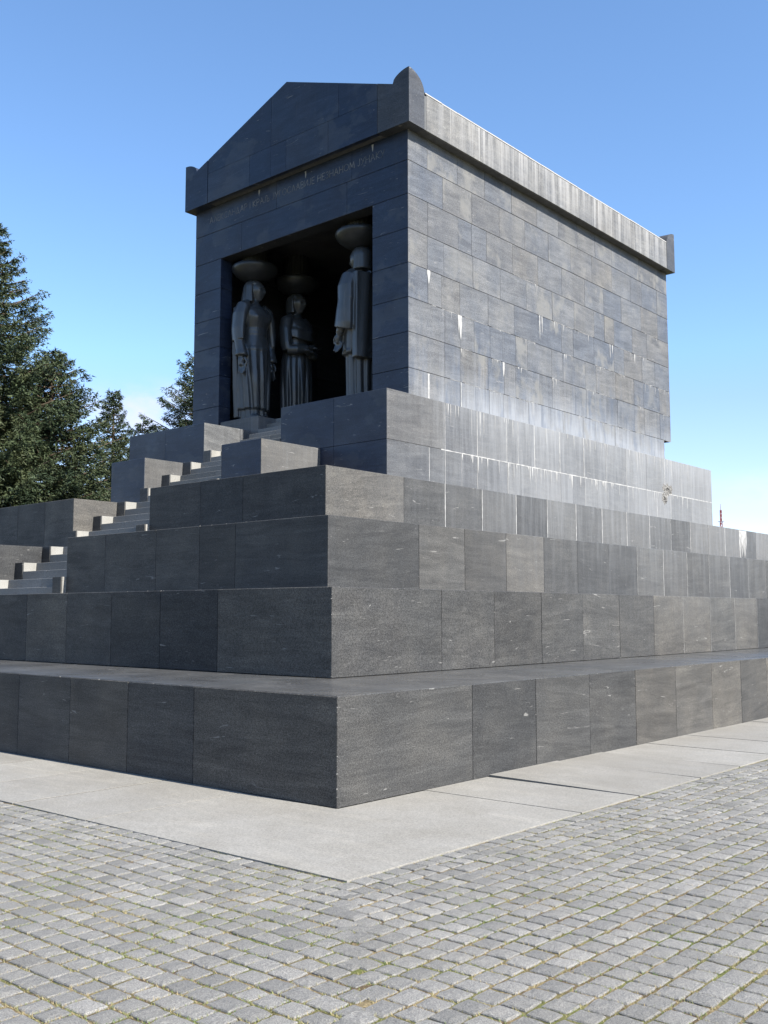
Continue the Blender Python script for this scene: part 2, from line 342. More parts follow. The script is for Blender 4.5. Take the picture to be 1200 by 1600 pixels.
jr = {  # joints read off the photograph, along +y on the lit flank
    1: [2.13, 3.40, 4.66, 5.91, 7.16, 8.44, 9.60, 10.74],
    2: [4.03, 5.28, 6.55, 7.81, 9.06, 10.36, 11.6, 12.86, 14.11, 15.35],
    3: [5.88, 7.13, 8.39, 9.66, 10.92, 12.19, 13.47, 14.75, 16.0, 17.27, 18.54, 19.79, 21.0],
    4: [7.76, 9.04, 10.31, 11.58, 12.85, 14.13, 15.38, 16.66, 17.93, 19.21, 20.46, 21.72, 22.9, 24.13]}
jf = {1: [-2.10, -3.28, -4.46, -5.65], 2: [-3.98, -5.23, -6.41, -7.61, -8.80], 3: [-5.82, -6.72, -7.9, -9.42], 4: [-7.80, -9.05]}
for i in range(1, 5):
    s = (i-1)*S; z0, z1 = Z[i-1], Z[i]
    ya = stair_y(i)
    core = boxes('tier', [(-WD+s, s+TH, z0, XL-TH, L-s, z1-TH), (XR+TH, s+TH, z0, -s-TH, L-s, z1-TH), (XL-TH-.01, ya+.1, z0, XR+TH+.01, L-s, z1-TH-.01),
                          (XL+.001, max(s+TH, ya-S*.99), z0, XL+CW-.02, L-s-1, z0+.02), ], M_CORE, None)
    part(core)
    # far left and rear faces: plain joined cladding
    ce = list(jr[i])
    while ce[-1] < L-s-2.2: ce.append(ce[-1]+1.257)
    course([s]+ce+[L-s], 'y', -s, z0, z1, M_T, core, 'E', mS=True, mE=True, mT=True)
    # front, right of the stair
    fe = [x for x in jf[i]]
    while fe[-1]-1.25 > XR+.7: fe.append(fe[-1]-1.19)
    course([XR]+sorted(fe)+[-s], 'x', s, z0, z1, M_T, core, 'F', mS=True, mE=True, mT=True)
    # front, left of the stair
    le = [XL]
    while le[-1]-1.2 > -WD+s+1.0: le.append(le[-1]-1.2)
    course([-WD+s]+sorted(le), 'x', s, z0, z1, M_T, core, 'F', mE=True, mT=True)
    # stair cheek faces of the tier (lit flank facing the stair, and its opposite)
    slab('slab', (XL, s, z0), (0, 1, 0), (0, 0, 1), 1.55, z1-z0, M_T, core, mL=True, mT=True)
    slab('slab', (XL, s+1.55, z0), (0, 1, 0), (0, 0, 1), 1.5, z1-z0, M_T, core, mT=True)
    slab('slab', (XR, s+1.55, z0), (0, -1, 0), (0, 0, 1), 1.55, z1-z0, M_T, core, mR=True, mT=True)
    slab('slab', (XR, s+3.05, z0), (0, -1, 0), (0, 0, 1), 1.5, z1-z0, M_T, core, mT=True)
    # terrace paving
    dz = z1
    wr = S+.12 if i < 4 else 3.8
    def tslab(x0, y0, x1, y1): slab('terrace_slab', (x0, y0, dz), (1, 0, 0), (0, 1, 0), x1-x0, y1-y0, M_TOP, core, gap=.002, ch=.001, proud=-.0005)
    yy = s+TH
    cuts = [s+TH, s+S+2.1]+[s+S+2.1+2.5*q for q in range(1, 14)]
    cuts = [c for c in cuts if c < L-s-1]+[L-s]
    for a, b in zip(cuts[:-1], cuts[1:]): tslab(-s-wr, a, -s-TH, b)
    xs_ = [XR+TH]
    while xs_[-1]+2.6 < -s-wr-.8: xs_.append(xs_[-1]+2.4)
    xs_.append(-s-wr)
    for a, b in zip(xs_[:-1], xs_[1:]): tslab(a, s+TH, b, s+wr)
    xs_ = [-WD+s+TH, -WD+s+4, -WD+s+7, XL-TH]
    xs_ = sorted(x for x in xs_ if x <= XL-TH)
    for a, b in zip(xs_[:-1], xs_[1:]): tslab(a, s+TH, b, s+wr)
    boxes('rear_cladding', [(-WD+s-.002, s+TH, z0, -WD+s+TH, L-s, z1-.004), (-WD+s, L-s-.02, z0, -s-TH, L-s+.002, z1-.004)], M_T, core)
    if i == 1: far = core

# ---------- piers on the fourth terrace
for (x0, x1) in ((XR, -9.38), (-14.86, XL)):
    p = part(boxes('stair_pier', [(x0+TH, 4*S+TH, Z[4], x1-TH, PY, Z[5]-.02)], M_CORE))
    slab('slab', (x0, 4*S, Z[4]), (1, 0, 0), (0, 0, 1), x1-x0, Z[5]-Z[4], M_WF_SHADE, p, mL=True, mR=True, mT=True)
    slab('slab', (x1, 4*S, Z[4]), (0, 1, 0), (0, 0, 1), PY-4*S+.35, Z[5]-Z[4], M_T, p, mL=True, mT=True)
    slab('slab', (x0, PY+.35, Z[4]), (0, -1, 0), (0, 0, 1), PY-4*S+.35, Z[5]-Z[4], M_T, p, mR=True, mT=True)
    slab('slab', (x0+TH, 4*S+TH, Z[5]), (1, 0, 0), (0, 1, 0), x1-x0-2*TH, PY-4*S-TH, M_TOP, p)

# ---------- podium: two courses
def podium(z0, z1, yj, xj):
    core = part(boxes('podium_course', [(PXL+TH, PY+TH, z0, XL-TH, PYB-TH, z1-.02), (XR+TH, PY+TH, z0, PX-TH, PYB-TH, z1-.02),
                                        (XL+.02, stair_y(5 if z1 < 6 else 6)+.1, z0, XR-.02, PYB-TH, z1-.025)], M_CORE))
    course([PY]+yj+[PYB], 'y', PX, z0, z1, M_P, core, 'E', mS=True, mE=True, mT=True)
    course([XR]+xj+[PX], 'x', PY, z0, z1, M_WF_SHADE, core, 'F', mS=True, mE=True, mT=True)
    course([PXL, -15.1, XL], 'x', PY, z0, z1, M_WF_SHADE, core, 'F', mE=True, mT=True)
    for q in range(2):
        slab('slab', (XL, PY+1.2*q, z0), (0, 1, 0), (0, 0, 1), 1.2, z1-z0, M_P, core, mL=q == 0, mT=True)
        slab('slab', (XR, PY+1.2*(q+1), z0), (0, -1, 0), (0, 0, 1), 1.2, z1-z0, M_P, core, mR=q == 0, mT=True)
    boxes('rear_cladding', [(PXL-.002, PY+TH, z0, PXL+TH, PYB, z1-.004), (PXL, PYB-.02, z0, PX-TH, PYB+.002, z1-.004)], M_P, core)
    return core
podium(Z[4], Z[5], [10.76, 11.98, 12.63, 13.89, 14.48, 15.18, 16.41, 17.03, 17.68, 18.97, 20.19, 21.44, 22.06, 23.03, 24.59], [-8.96])
pc = podium(Z[5], Z[6], [11.35, 12.61, 13.86, 14.37, 15.13, 16.37, 17.64, 18.89, 20.11, 21.4, 22.63, 23.82, 24.7], [-8.96])
for (x0, y0, x1, y1) in ((TX-.02, PY+TH, PX-TH, 15.0), (TX-.02, 15, PX-TH, 21), (TX-.02, 21, PX-TH, PYB-TH), (XR+TH, PY+TH, TX-.02, TY+.05), (PXL+TH, PY+TH, XL-TH, TY+.05), (PXL+TH, TY+.05, TXL+.02, 18), (PXL+TH, 18, TXL+.02, PYB-TH), (TXL+.02, TYB-.3, TX-.02, PYB-TH)):
    slab('terrace_slab', (x0, y0, Z[6]), (1, 0, 0), (0, 1, 0), x1-x0, y1-y0, M_TOP, pc, gap=.002, ch=.001, proud=-.0005)

# ---------- stair
stair = part(boxes('stairway', [(XL+.02, .45, -.3, XR-.02, 6.6, .02)], M_CORE))
rise = 1.1245/6.0
k0 = 0; steps = []
for i in range(7):
    for j in range(6):
        # tread j of flight i reaches z at y
        yt = stair_y(i)+j*TRD; zt = Z[i]+(j)*((Z[i+1]-Z[i]) if i < 6 else .18*6)/6 if i < 6 else Z[6]+j*.187
        steps.append((yt, zt))
steps = [s_ for s_ in steps if s_[1] > .05 and s_[1] < Z[6]+.5]
for n, (yt, zt) in enumerate(steps):
    ins = zt > Z[6]+.01
    xa, xb = (XL+CW+.002, XR-CW-.002) if not ins else (XL+CW*.0+.02, XR-.02)
    half = random.uniform(-.25, .25)+(xa+xb)/2
    for (a, b) in ((xa, half-.002), (half+.002, xb)):
        bbox('step', (a, yt, zt-.30, b, yt+TRD+.08, zt), M_GS, stair, .004)
# stepped cheeks: pale granite with a dark slab on the front of each
zt_of = lambda y: np.interp(y, [s_[0] for s_ in steps], [s_[1] for s_ in steps])
def tread_at(y):
    z = 0
    for yt, zt in steps:
        if yt <= y+1e-4: z = zt
    return z
y = 6.475-10*2*TRD
cy = []
first = stair_y(4)-3*TRD
nback = 10
for q in range(-nback, 6):
    yf = first+q*2*TRD
    zt = tread_at(yf+TRD+.01)
    if zt < .1: continue
    zb = max(0, zt-1.0)
    for side, (xa, xb) in ((0, (XL+.002, XL+CW)), (1, (XR-CW, XR-.002))):
        c = part(bbox('cheek_block', (xa, yf+.02, zb, xb, yf+2*TRD+.25, zt), M_GC, None, .004))
        f_ = bbox('front_slab', (xa, yf-.012, zb, xb, yf+.019, zt), M_T, None, .003); f_.parent = c; f_.matrix_parent_inverse = c.matrix_world.inverted()
        # child of a part whose own offset is baked into the parent inverse
        f_.matrix_parent_inverse = Matrix.Identity(4)

# ---------- chamber (the tower)
ZW = [6.614, 7.47, 8.325, 9.155, 9.985, 10.82, 11.66, 12.49, 13.33]
cw = .42
zin = 12.15
ch = part(boxes('chamber_wall', [(TX-cw, TY+TH, Z[6], TX-TH, 24.15, ZW[1]), (TX-cw, TY+TH, ZW[1], TX-TH, TYB-TH, ZW[8]),
                                 (TXL+TH, TY+TH, Z[6], TXL+cw, TYB-TH, ZW[8]),
                                 (TXL+cw, TYB-.6, Z[6], TX-cw, TYB-TH-.4, ZW[8]),
                                 (-9.21+TH, TY+TH, Z[6], TX-cw, TY+.38, ZW[6]), (TXL+cw, TY+TH, Z[6], -14.86-TH, TY+.38, ZW[6]),
                                 (TXL+cw, TY+TH, ZW[6]+TH, TX-cw, TY+.38, ZW[8])], M_CORE))
cj = [
    [12.27, 12.9, 13.55, 14.14, 14.78, 15.99, 17.1, 17.75, 18.9, 19.6, 20.8, 21.5, 22.7],
    [12.28, 12.91, 14.1, 14.83, 15.37, 16.56, 17.2, 18.45, 19.1, 20.3, 21.0, 22.1, 22.8, 23.9],
    [12.29, 12.91, 13.5, 14.2, 14.76, 15.39, 15.96, 17.2, 17.8, 19.05, 19.7, 20.9, 22.1, 22.75, 23.9],
    [11.63, 12.16, 12.91, 14.13, 15.33, 16.5, 17.75, 18.4, 19.6, 20.85, 21.5, 22.7, 23.6],
    [11.61, 12.26, 13.48, 14.7, 15.95, 17.28, 18.48, 19.64, 20.28, 20.88, 22.07, 23.09],
    [11.64, 12.86, 13.43, 14.09, 15.3, 16.55, 17.82, 19.12, 20.25, 21.38, 22.72, 23.9],
    [12.24, 13.46, 14.69, 15.92, 17.12, 18.34, 19.57, 20.81, 22.04, 22.81, 23.9],
    [11.63, 12.85, 14.04, 15.28, 16.53, 17.68, 18.75, 19.8, 20.84, 22.64, 23.86]]
for n in range(8):
    z0, z1 = ZW[n], ZW[n+1]
    ed = [TY]+cj[n]+([TYB] if n else [24.17])
    for a, b in zip(ed[:-1], ed[1:]):
        slab('slab', (TX, a, z0), (0, 1, 0), (0, 0, 1), b-a, z1-z0, M_W, ch, mL=a == TY, mR=b == TYB, proud=random.uniform(-.003, .003) if a != TY else 0)
# chipped rear corner: rough stone under the overhanging course
bm = bmesh.new()
bmesh.ops.create_cube(bm, size=1)
bmesh.ops.subdivide_edges(bm, edges=list(bm.edges), cuts=5, use_grid_fill=True)
for v in bm.verts:
    v.co = Vector((TX-.22+v.co.x*.36, 24.15+v.co.y*.24+(-v.co.z)*.05, 7.03+v.co.z*.84))
    v.co += Vector((mnoise.noise(v.co*5), mnoise.noise(v.co*5+Vector((9, 0, 0))), 0))*.035
me = bpy.data.meshes.new('broken_corner'); bm.to_mesh(me); bm.free(); link('broken_corner', me, M_W, ch)
# rear return above the chip
boxes('rear_cladding', [(TXL-.002, TY+TH, Z[6], TXL+TH, TYB, ZW[8]), (TXL+TH, TYB-TH, ZW[1], TX-TH, TYB-.004, ZW[8])], M_W, ch)
# front faces of the jambs and the two lintel courses
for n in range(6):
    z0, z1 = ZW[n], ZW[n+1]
    slab('slab', (-9.21, TY, z0), (1, 0, 0), (0, 0, 1), TX+9.21, z1-z0, M_WF_SHADE, ch, mL=True, mR=True)
    slab('slab', (TXL, TY, z0), (1, 0, 0), (0, 0, 1), -14.86-TXL, z1-z0, M_WF_SHADE, ch, mR=True)
    slab('slab', (-14.86, TY, z0), (0, 1, 0), (0, 0, 1), .42, z1-z0, M_WF_SHADE, ch, mL=True)
    slab('slab', (-9.21, TY+.42, z0), (0, -1, 0), (0, 0, 1), .42, z1-z0, M_WF_SHADE, ch, mR=True)
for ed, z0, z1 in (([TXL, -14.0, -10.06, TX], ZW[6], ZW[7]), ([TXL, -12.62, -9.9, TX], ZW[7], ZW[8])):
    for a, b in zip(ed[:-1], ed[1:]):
        slab('slab', (a, TY, z0), (1, 0, 0), (0, 0, 1), b-a, z1-z0, M_WF_SHADE, ch, mR=b == TX)
bbox('lintel_soffit', (-14.86, TY+.004, ZW[6], -9.21, TY+.42, ZW[6]+TH-.004), M_IN, ch, 0)
# inside: lining, ceiling, floor
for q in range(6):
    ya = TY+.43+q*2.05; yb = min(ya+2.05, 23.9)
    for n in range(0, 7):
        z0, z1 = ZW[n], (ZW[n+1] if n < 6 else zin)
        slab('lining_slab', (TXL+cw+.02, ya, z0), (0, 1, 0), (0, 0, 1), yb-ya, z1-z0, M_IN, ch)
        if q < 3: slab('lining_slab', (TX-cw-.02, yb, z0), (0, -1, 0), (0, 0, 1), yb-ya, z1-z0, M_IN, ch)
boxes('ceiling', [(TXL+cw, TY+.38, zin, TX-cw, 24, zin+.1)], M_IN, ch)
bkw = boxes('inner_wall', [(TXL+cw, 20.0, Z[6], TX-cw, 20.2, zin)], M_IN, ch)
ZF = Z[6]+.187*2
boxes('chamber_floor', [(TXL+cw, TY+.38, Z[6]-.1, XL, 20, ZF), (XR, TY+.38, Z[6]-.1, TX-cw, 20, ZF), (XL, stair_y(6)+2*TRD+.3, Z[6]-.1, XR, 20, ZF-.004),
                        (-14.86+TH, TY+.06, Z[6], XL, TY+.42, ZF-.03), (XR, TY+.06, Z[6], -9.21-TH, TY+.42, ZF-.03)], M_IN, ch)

# ---------- cornice, pediment, roof
OX1, OX0, OY0, OY1 = TX+.27, TXL-.125, TY-.295, TYB+.08
XA = (OX0+OX1)/2; ZC0, ZE, ZAP = 13.25, 14.13, 15.68
def rake(x): return ZAP-abs(x-XA)*(ZAP-14.13)/(OX1-XA)
rf = part(link('roof', mesh('roof', [(OX0+TH, OY0+TH, ZC0+.02), (OX1-TH, OY0+TH, ZC0+.02), (OX1-TH, OY1-TH, ZC0+.02), (OX0+TH, OY1-TH, ZC0+.02),
                                      (OX0+TH, OY0+TH, ZE-.03), (OX1-TH, OY0+TH, ZE-.03), (OX1-TH, OY1-TH, ZE-.03), (OX0+TH, OY1-TH, ZE-.03),
                                      (XA, OY0+TH, ZAP-.04), (XA, OY1-TH, ZAP-.04)],
          [(0, 3, 2, 1), (1, 2, 6, 5), (3, 0, 4, 7), (0, 1, 5, 8, 4), (2, 3, 7, 9, 6), (5, 6, 9, 8), (4, 8, 9, 7)]), M_CORE))
# soffit in a shadow-gap: outer drip band slightly lower than inner bed
bbox('soffit_slab', (OX0+.01, OY0+.01, ZC0, OX1-.01, OY1-.01, ZC0+.03), M_T, rf, 0)
cbj = [11.27, 12.27, 13.48, 13.97, 15.04, 16.24, 17.3, 18.4, 19.45, 20.51, 21.9, 23.21, 24.25]
ed = [OY0]+cbj+[OY1]
for a, b in zip(ed[:-1], ed[1:]):
    slab('cornice_slab', (OX1, a, ZC0-.01), (0, 1, 0), (0, 0, 1), b-a, ZE+.02-ZC0 if a > OY0 else ZE-ZC0-.02, M_C if a > OY0 else M_T, rf, mL=a == OY0, mR=b == OY1, gap=.005)
slab('cornice_slab', (OX0, OY1, ZC0-.01), (0, -1, 0), (0, 0, 1), OY1-OY0, ZE-ZC0, M_C, rf)
# pale edge of the roof sheet along the eaves
nn = 20
for q in range(nn):
    a = OY0+.62+(OY1-OY0-1.2)*q/nn; b = OY0+.62+(OY1-OY0-1.2)*(q+1)/nn
    dzz = random.uniform(-.006, .006)
    v = [(OX1-.05+.055, a+.004, ZE+.012+dzz), (OX1+.005, b-.004, ZE+.012+dzz), (XA, b-.004, ZAP+dzz), (XA, a+.004, ZAP+dzz)]
    v += [(x, yv, z+.032) for x, yv, z in v]
    o = link('roof_sheet', mesh('roof_sheet', v, [(0, 3, 2, 1), (4, 5, 6, 7), (0, 1, 5, 4), (1, 2, 6, 5), (2, 3, 7, 6), (3, 0, 4, 7)]), M_ROOF, rf)
boxes('roof_sheet', [], M_ROOF, rf) if False else None
v = [(OX0-.005, OY0+.1, ZE+.012), (OX0-.005, OY1-.1, ZE+.012), (XA, OY1-.1, ZAP), (XA, OY0+.1, ZAP)]; v += [(x, yv, z+.03) for x, yv, z in v]
link('roof_sheet', mesh('roof_sheet', v, [(0, 1, 2, 3), (4, 7, 6, 5), (0, 4, 5, 1), (1, 5, 6, 2), (2, 6, 7, 3), (3, 7, 4, 0)]), M_ROOF, rf)
# pediment slabs: polygons in the plane y = OY0
def poly_slab(pts, yv, name='pediment_slab', mat=M_WF_SHADE):
    g = .003; cx = sum(p[0] for p in pts)/len(pts); cz = sum(p[1] for p in pts)/len(pts)
    def shrink(p, a):
        dx, dz = p[0]-cx, p[1]-cz; l = math.hypot(dx, dz); return (p[0]-dx/l*a, p[1]-dz/l*a)
    n = len(pts); o1 = [shrink(p, g) for p in pts]; o2 = [shrink(p, g+.006) for p in pts]
    v = [(p[0], yv+.12, p[1]) for p in o1]+[(p[0], yv+.004, p[1]) for p in o1]+[(p[0], yv, p[1]) for p in o2]
    f = [tuple(range(2*n, 3*n))]
    for i in range(n):
        j = (i+1) % n
        f += [(i, j, n+j, n+i), (n+i, n+j, 2*n+j, 2*n+i)]
    return link(name, mesh(name, v, f), mat, rf)
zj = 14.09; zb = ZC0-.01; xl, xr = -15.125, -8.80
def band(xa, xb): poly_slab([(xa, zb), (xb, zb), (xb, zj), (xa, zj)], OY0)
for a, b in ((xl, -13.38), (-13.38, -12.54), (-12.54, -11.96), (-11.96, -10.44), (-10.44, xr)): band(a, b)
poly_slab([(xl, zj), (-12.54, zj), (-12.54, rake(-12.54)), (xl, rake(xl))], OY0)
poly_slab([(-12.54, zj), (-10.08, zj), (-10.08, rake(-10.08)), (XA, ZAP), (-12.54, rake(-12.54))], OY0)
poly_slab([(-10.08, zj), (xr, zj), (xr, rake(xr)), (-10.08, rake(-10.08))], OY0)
# corner blocks with the rounded ear (acroterion): a quarter-round in both directions
def corner_block(cx, cy, sx, sy, n=14):
    """outer corner at (cx, cy); sx, sy point inwards"""
    wx = abs(xr-OX1)*1.0; wy = .58
    xs = [q/n for q in range(n+1)]; v = []; f = []
    ear = .50
    def top(a, b):      # a, b metres inwards
        ta = min(a/ear, 1.0); tb = min(b/wy, 1.0)
        ha = math.sqrt(max(0, 1-ta**2.2)); hb = math.sqrt(max(0, 1-tb**2))
        base = rake(cx+sx*a)
        zt = 14.575
        return base+(zt-base)*min(ha, hb)
    av = [0, .02]+[ear*q/n for q in range(1, n+1)]+[wx]; bv = [0]+[wy*math.sin(q/n*math.pi/2) for q in range(1, n+1)]
    av = sorted(set(av)); na, nb = len(av), len(bv)
    for a in av:
        for b in bv:
            v.append((cx+sx*a, cy+sy*b, top(a, b)))
    for a in av:
        for b in bv: v.append((cx+sx*a, cy+sy*b, zb))
    idx = lambda i, j, o=0: i*nb+j+o*na*nb
    for i in range(na-1):
        for j in range(nb-1):
            f.append((idx(i, j), idx(i+1, j), idx(i+1, j+1), idx(i, j+1)))
    for i in range(na-1):
        f.append((idx(i, 0), idx(i, 0, 1), idx(i+1, 0, 1), idx(i+1, 0))); f.append((idx(i, nb-1), idx(i+1, nb-1), idx(i+1, nb-1, 1), idx(i, nb-1, 1)))
    for j in range(nb-1):
        f.append((idx(0, j), idx(0, j+1), idx(0, j+1, 1), idx(0, j, 1))); f.append((idx(na-1, j), idx(na-1, j, 1), idx(na-1, j+1, 1), idx(na-1, j+1)))
    f.append((idx(0, 0, 1), idx(0, nb-1, 1), idx(na-1, nb-1, 1), idx(na-1, 0, 1)))
    me = mesh('acroterion', v, f); bm = bmesh.new(); bm.from_mesh(me); bmesh.ops.recalc_face_normals(bm, faces=bm.faces); bm.to_mesh(me); bm.free()
    return link('acroterion', me, M_WF_SHADE if sy > 0 and cx < -12 else M_AC, rf)
corner_block(OX1+.012, OY0-.002, -1, 1); corner_block(OX0-.012, OY0-.002, 1, 1)
corner_block(OX1+.012, OY1+.002, -1, -1); corner_block(OX0-.012, OY1+.002, 1, -1)
# rear gable
v = [(OX0, OY1-.02, zb), (OX1-.02, OY1-.02, zb), (OX1-.02, OY1-.02, ZE), (XA, OY1-.02, ZAP-.01), (OX0, OY1-.02, ZE)]
v += [(a, b+.02, c) for a, b, c in v]
link('rear_gable', mesh('rear_gable', v, [(0, 1, 2, 3, 4), (9, 8, 7, 6, 5), (0, 5, 6, 1), (1, 6, 7, 2), (2, 7, 8, 3), (3, 8, 9, 4), (4, 9, 5, 0)]), M_W, rf)

# ---------- inscription: thin carved strokes
G = {  # strokes on a grid: width w, height 1
 'А': (.72, [[(0, 0), (.36, 1), (.72, 0)], [(.14, .36), (.58, .36)]]),
 'Л': (.68, [[(0, 0), (.10, .03), (.34, 1), (.68, 0)]]),
 'Е': (.48, [[(.48, 0), (0, 0), (0, 1), (.48, 1)], [(0, .52), (.4, .52)]]),
 'К': (.58, [[(0, 0), (0, 1)], [(.56, 1), (0, .46), (.58, 0)]]),
 'С': (.66, [[(.62, .84), (.5, .96), (.33, 1), (.12, .88), (0, .62), (0, .38), (.12, .12), (.33, 0), (.5, .04), (.62, .16)]]),
 'Н': (.66, [[(0, 0), (0, 1)], [(.66, 0), (.66, 1)], [(0, .5), (.66, .5)]]),
 'Д': (.76, [[(.0, -.16), (0, 0), (.76, 0), (.76, -.16)], [(.1, 0), (.38, 1), (.66, 0)]]),
 'Р': (.52, [[(0, 0), (0, 1), (.34, 1), (.5, .9), (.52, .74), (.48, .58), (.34, .48), (0, .48)]]),
 'I': (.06, [[(.03, 0), (.03, 1)]]),
 'Љ': (1.0, [[(0, 0), (.08, .03), (.28, 1), (.56, 1), (.56, 0), (.86, 0), (.98, .1), (1.0, .25), (.96, .4), (.84, .5), (.56, .5)]]),
 'Ј': (.36, [[(.34, 1), (.34, .22), (.28, .06), (.14, 0), (0, .08)]]),
 'У': (.64, [[(0, 1), (.34, .4)], [(.64, 1), (.24, .08), (.12, 0), (.02, .02)]]),
 'Г': (.46, [[(0, 0), (0, 1), (.46, 1)]]),
 'О': (.82, [[(.41*(1+math.cos(a)), .5+.5*math.sin(a)) for a in [2*math.pi*q/16 for q in range(17)]]]),
 'В': (.52, [[(0, .52), (.32, .52), (.46, .62), (.48, .78), (.42, .94), (.3, 1), (0, 1), (0, 0), (.34, 0), (.5, .1), (.52, .28), (.46, .44), (.32, .52)]]),
 'И': (.64, [[(0, 1), (0, 0), (.64, 1), (.64, 0)]]),
 'З': (.5, [[(.02, .86), (.14, .98), (.28, 1), (.42, .92), (.46, .76), (.4, .6), (.22, .53), (.42, .45), (.5, .28), (.44, .08), (.26, 0), (.1, .03), (0, .16)]]),
 'М': (.84, [[(0, 0), (.1, 1), (.42, .2), (.74, 1), (.84, 0)]])}
text = 'АЛЕКСАНДАР I КРАЉ ЈУГОСЛАВИЈЕ НЕЗНАНОМ ЈУНАКУ'
adv = sum((G[c][0]+.24) if c != ' ' else .42 for c in text)
x0t, x1t = -15.36, -8.78; hh = .172; kx = (x1t-x0t)/adv
ins = part(empty('inscription')); ins['label'] = 'faint row of thin carved Cyrillic capitals on the lintel under the pediment'
pen = x0t; sw = .012
for c in text:
    if c == ' ': pen += .42*kx; continue
    w, sts = G[c]; v = []; f = []
    for s_ in sts:
        for (a0, b0), (a1, b1) in zip(s_[:-1], s_[1:]):
            p = Vector((pen+a0*kx, 12.79+b0*hh)); q = Vector((pen+a1*kx, 12.79+b1*hh)); dd = (q-p)
            if dd.length < 1e-6: continue
            dd.normalize(); nn_ = Vector((-dd.y, dd.x))*sw/2; p = p-dd*sw*.4; q = q+dd*sw*.4; n = len(v)
            cs = [p-nn_, q-nn_, q+nn_, p+nn_]
            v += [(m.x, TY-.0035, m.y) for m in cs]+[(m.x, TY+.004, m.y) for m in cs]
            f += [(n, n+1, n+2, n+3), (n, n+4, n+5, n+1), (n+1, n+5, n+6, n+2), (n+2, n+6, n+7, n+3), (n+3, n+7, n+4, n)]
    link('letter', mesh('letter', v, f), M_LET, ins)
    pen += (w+.24)*kx

# ---------- lime: filled joints and drips on the lit flank
v = []; f = []
def drip(x, y, ztop, w, l, face='E'):
    n = len(v); k_ = max(3, int(l/.08)); e_ = .0045+random.random()*.001
    L_, R_ = [], []
    ww = w
    for q in range(k_+1):
        t = q/k_; wq = ww*((1-t)**.6)*(1+.35*random.uniform(-1, 1)); off = random.uniform(-.004, .004)
        zq = ztop-l*t
        for sgn in (-1, 1):
            yy_ = y+off+sgn*wq/2
            v.append((x+e_, yy_, zq) if face == 'E' else (yy_, x-e_, zq))
    for q in range(k_):
        a = n+2*q; f.append((a, a+2, a+3, a+1) if face == 'E' else (a, a+1, a+3, a+2))
def run_joint(x, y, z0, z1, w):
    n = len(v); k_ = 14
    e_ = .004
    for q in range(k_+1):
        wq = w*(.55+.6*random.random()); off = random.uniform(-.002, .002)
        for sgn in (-1, 1): v.append((x+e_, y+off+sgn*wq/2, z0+(z1-z0)*q/k_))
    for q in range(k_): a = n+2*q; f.append((a, a+1, a+3, a+2))
def h_joint(x, y0, y1, z, w):
    n = len(v); k_ = max(2, int((y1-y0)/.06))
    for q in range(k_+1):
        wq = w*(.35+.9*random.random())
        for sgn in (-1, 1): v.append((x+.0043, y0+(y1-y0)*q/k_, z+sgn*wq/2))
    for q in range(k_): a = n+2*q; f.append((a, a+2, a+3, a+1))
rl = random.Random(5)
for yj in jr[4]:
    if yj > 9: run_joint(-3*S, yj, Z[3]+.01, Z[4]-.005, rl.choice([.014, .02, .026]))
for q in range(3): run_joint(-3*S, 25.4+1.26*q, Z[3]+.01, Z[4], .02)
for q in range(7): drip(-3*S, 24.05+q*.085, Z[4]-.02, .09, rl.uniform(.6, 1.1))
for yj in jr[3]+[22.3, 23.5, 24.8, 26.0]:
    if yj > 13: run_joint(-2*S, yj, Z[2]+.01, Z[3]-.005, rl.choice([.008, .016, .024]))
for yj in jr[2][6:]+[16.6, 17.9, 19.1]: run_joint(-S, yj, Z[1]+.01, Z[2]-.01, rl.choice([.006, .012]))
for yj in [11.35, 12.61, 13.86, 14.37, 15.13, 16.37, 17.64, 18.89, 20.11, 22.63, 23.82]: run_joint(PX, yj, Z[5]+.01, Z[6]-.01, rl.choice([.014, .02, .03]))
for yj in [10.76, 11.35, 11.98, 12.61, 13.89, 15.18, 16.37, 17.68, 18.97, 20.19, 21.44, 22.06, 23.03, 24.59]: run_joint(PX, yj, Z[4]+.01, Z[5]-.01, rl.choice([.009, .015, .024]))
h_joint(PX, 11.2, PYB-.02, Z[5], .028)
for q in range(60):
    yq = rl.uniform(11.6, 24.5); drip(PX, yq, Z[5], rl.uniform(.015, .05), rl.uniform(.06, .45))
for q in range(46):
    yq = rl.uniform(11.2, 25.0); drip(PX, yq, Z[6]-.01, rl.uniform(.012, .035), rl.uniform(.1, .7))
for n_, prob in ((1, .55), (2, .6), (3, .55), (4, .35), (5, .1)):
    ed = [TY]+cj[n_]+[TYB]
    for a, b in zip(ed[:-1], ed[1:]):
        if rl.random() < prob and a > 11.2:
            h_joint(TX, a+rl.uniform(0, .3), b-rl.uniform(0, .3), ZW[n_], .009)
            for q in range(rl.randint(0, 4)):
                yq = rl.uniform(a, b); drip(TX, yq, ZW[n_], rl.uniform(.012, .035), rl.uniform(.06, .4) if rl.random() < .25 else rl.uniform(.04, .16))
drip(TX, 12.93, ZW[3], .12, .62); drip(TX, 12.85, ZW[3], .06, .45); drip(TX, 11.66, ZW[1]+.35, .10, .001)
run_joint(TX, 11.64, Z[6]+.02, ZW[1]-.02, .075); drip(TX, 11.66, ZW[4], .12, .35); drip(TX, 14.8, ZW[2], .12, .4)
run_joint(TX, 12.93, Z[6]+.02, ZW[1], .03)
for yq, l_ in ((16.6, .7), (16.72, .5), (20.6, .45), (20.75, .3), (22.2, .3)): drip(TX, yq, ZW[4], .05, l_)
# drips on the front lintel under the cornice
for xq in (-13.3, -11.52, -9.2): drip(TY, xq, 13.2, .05, .2, 'F')
lm = part(link('lime_stain', mesh('lime_stain', v, f), M_LIME)); lm['kind'] = 'stuff'

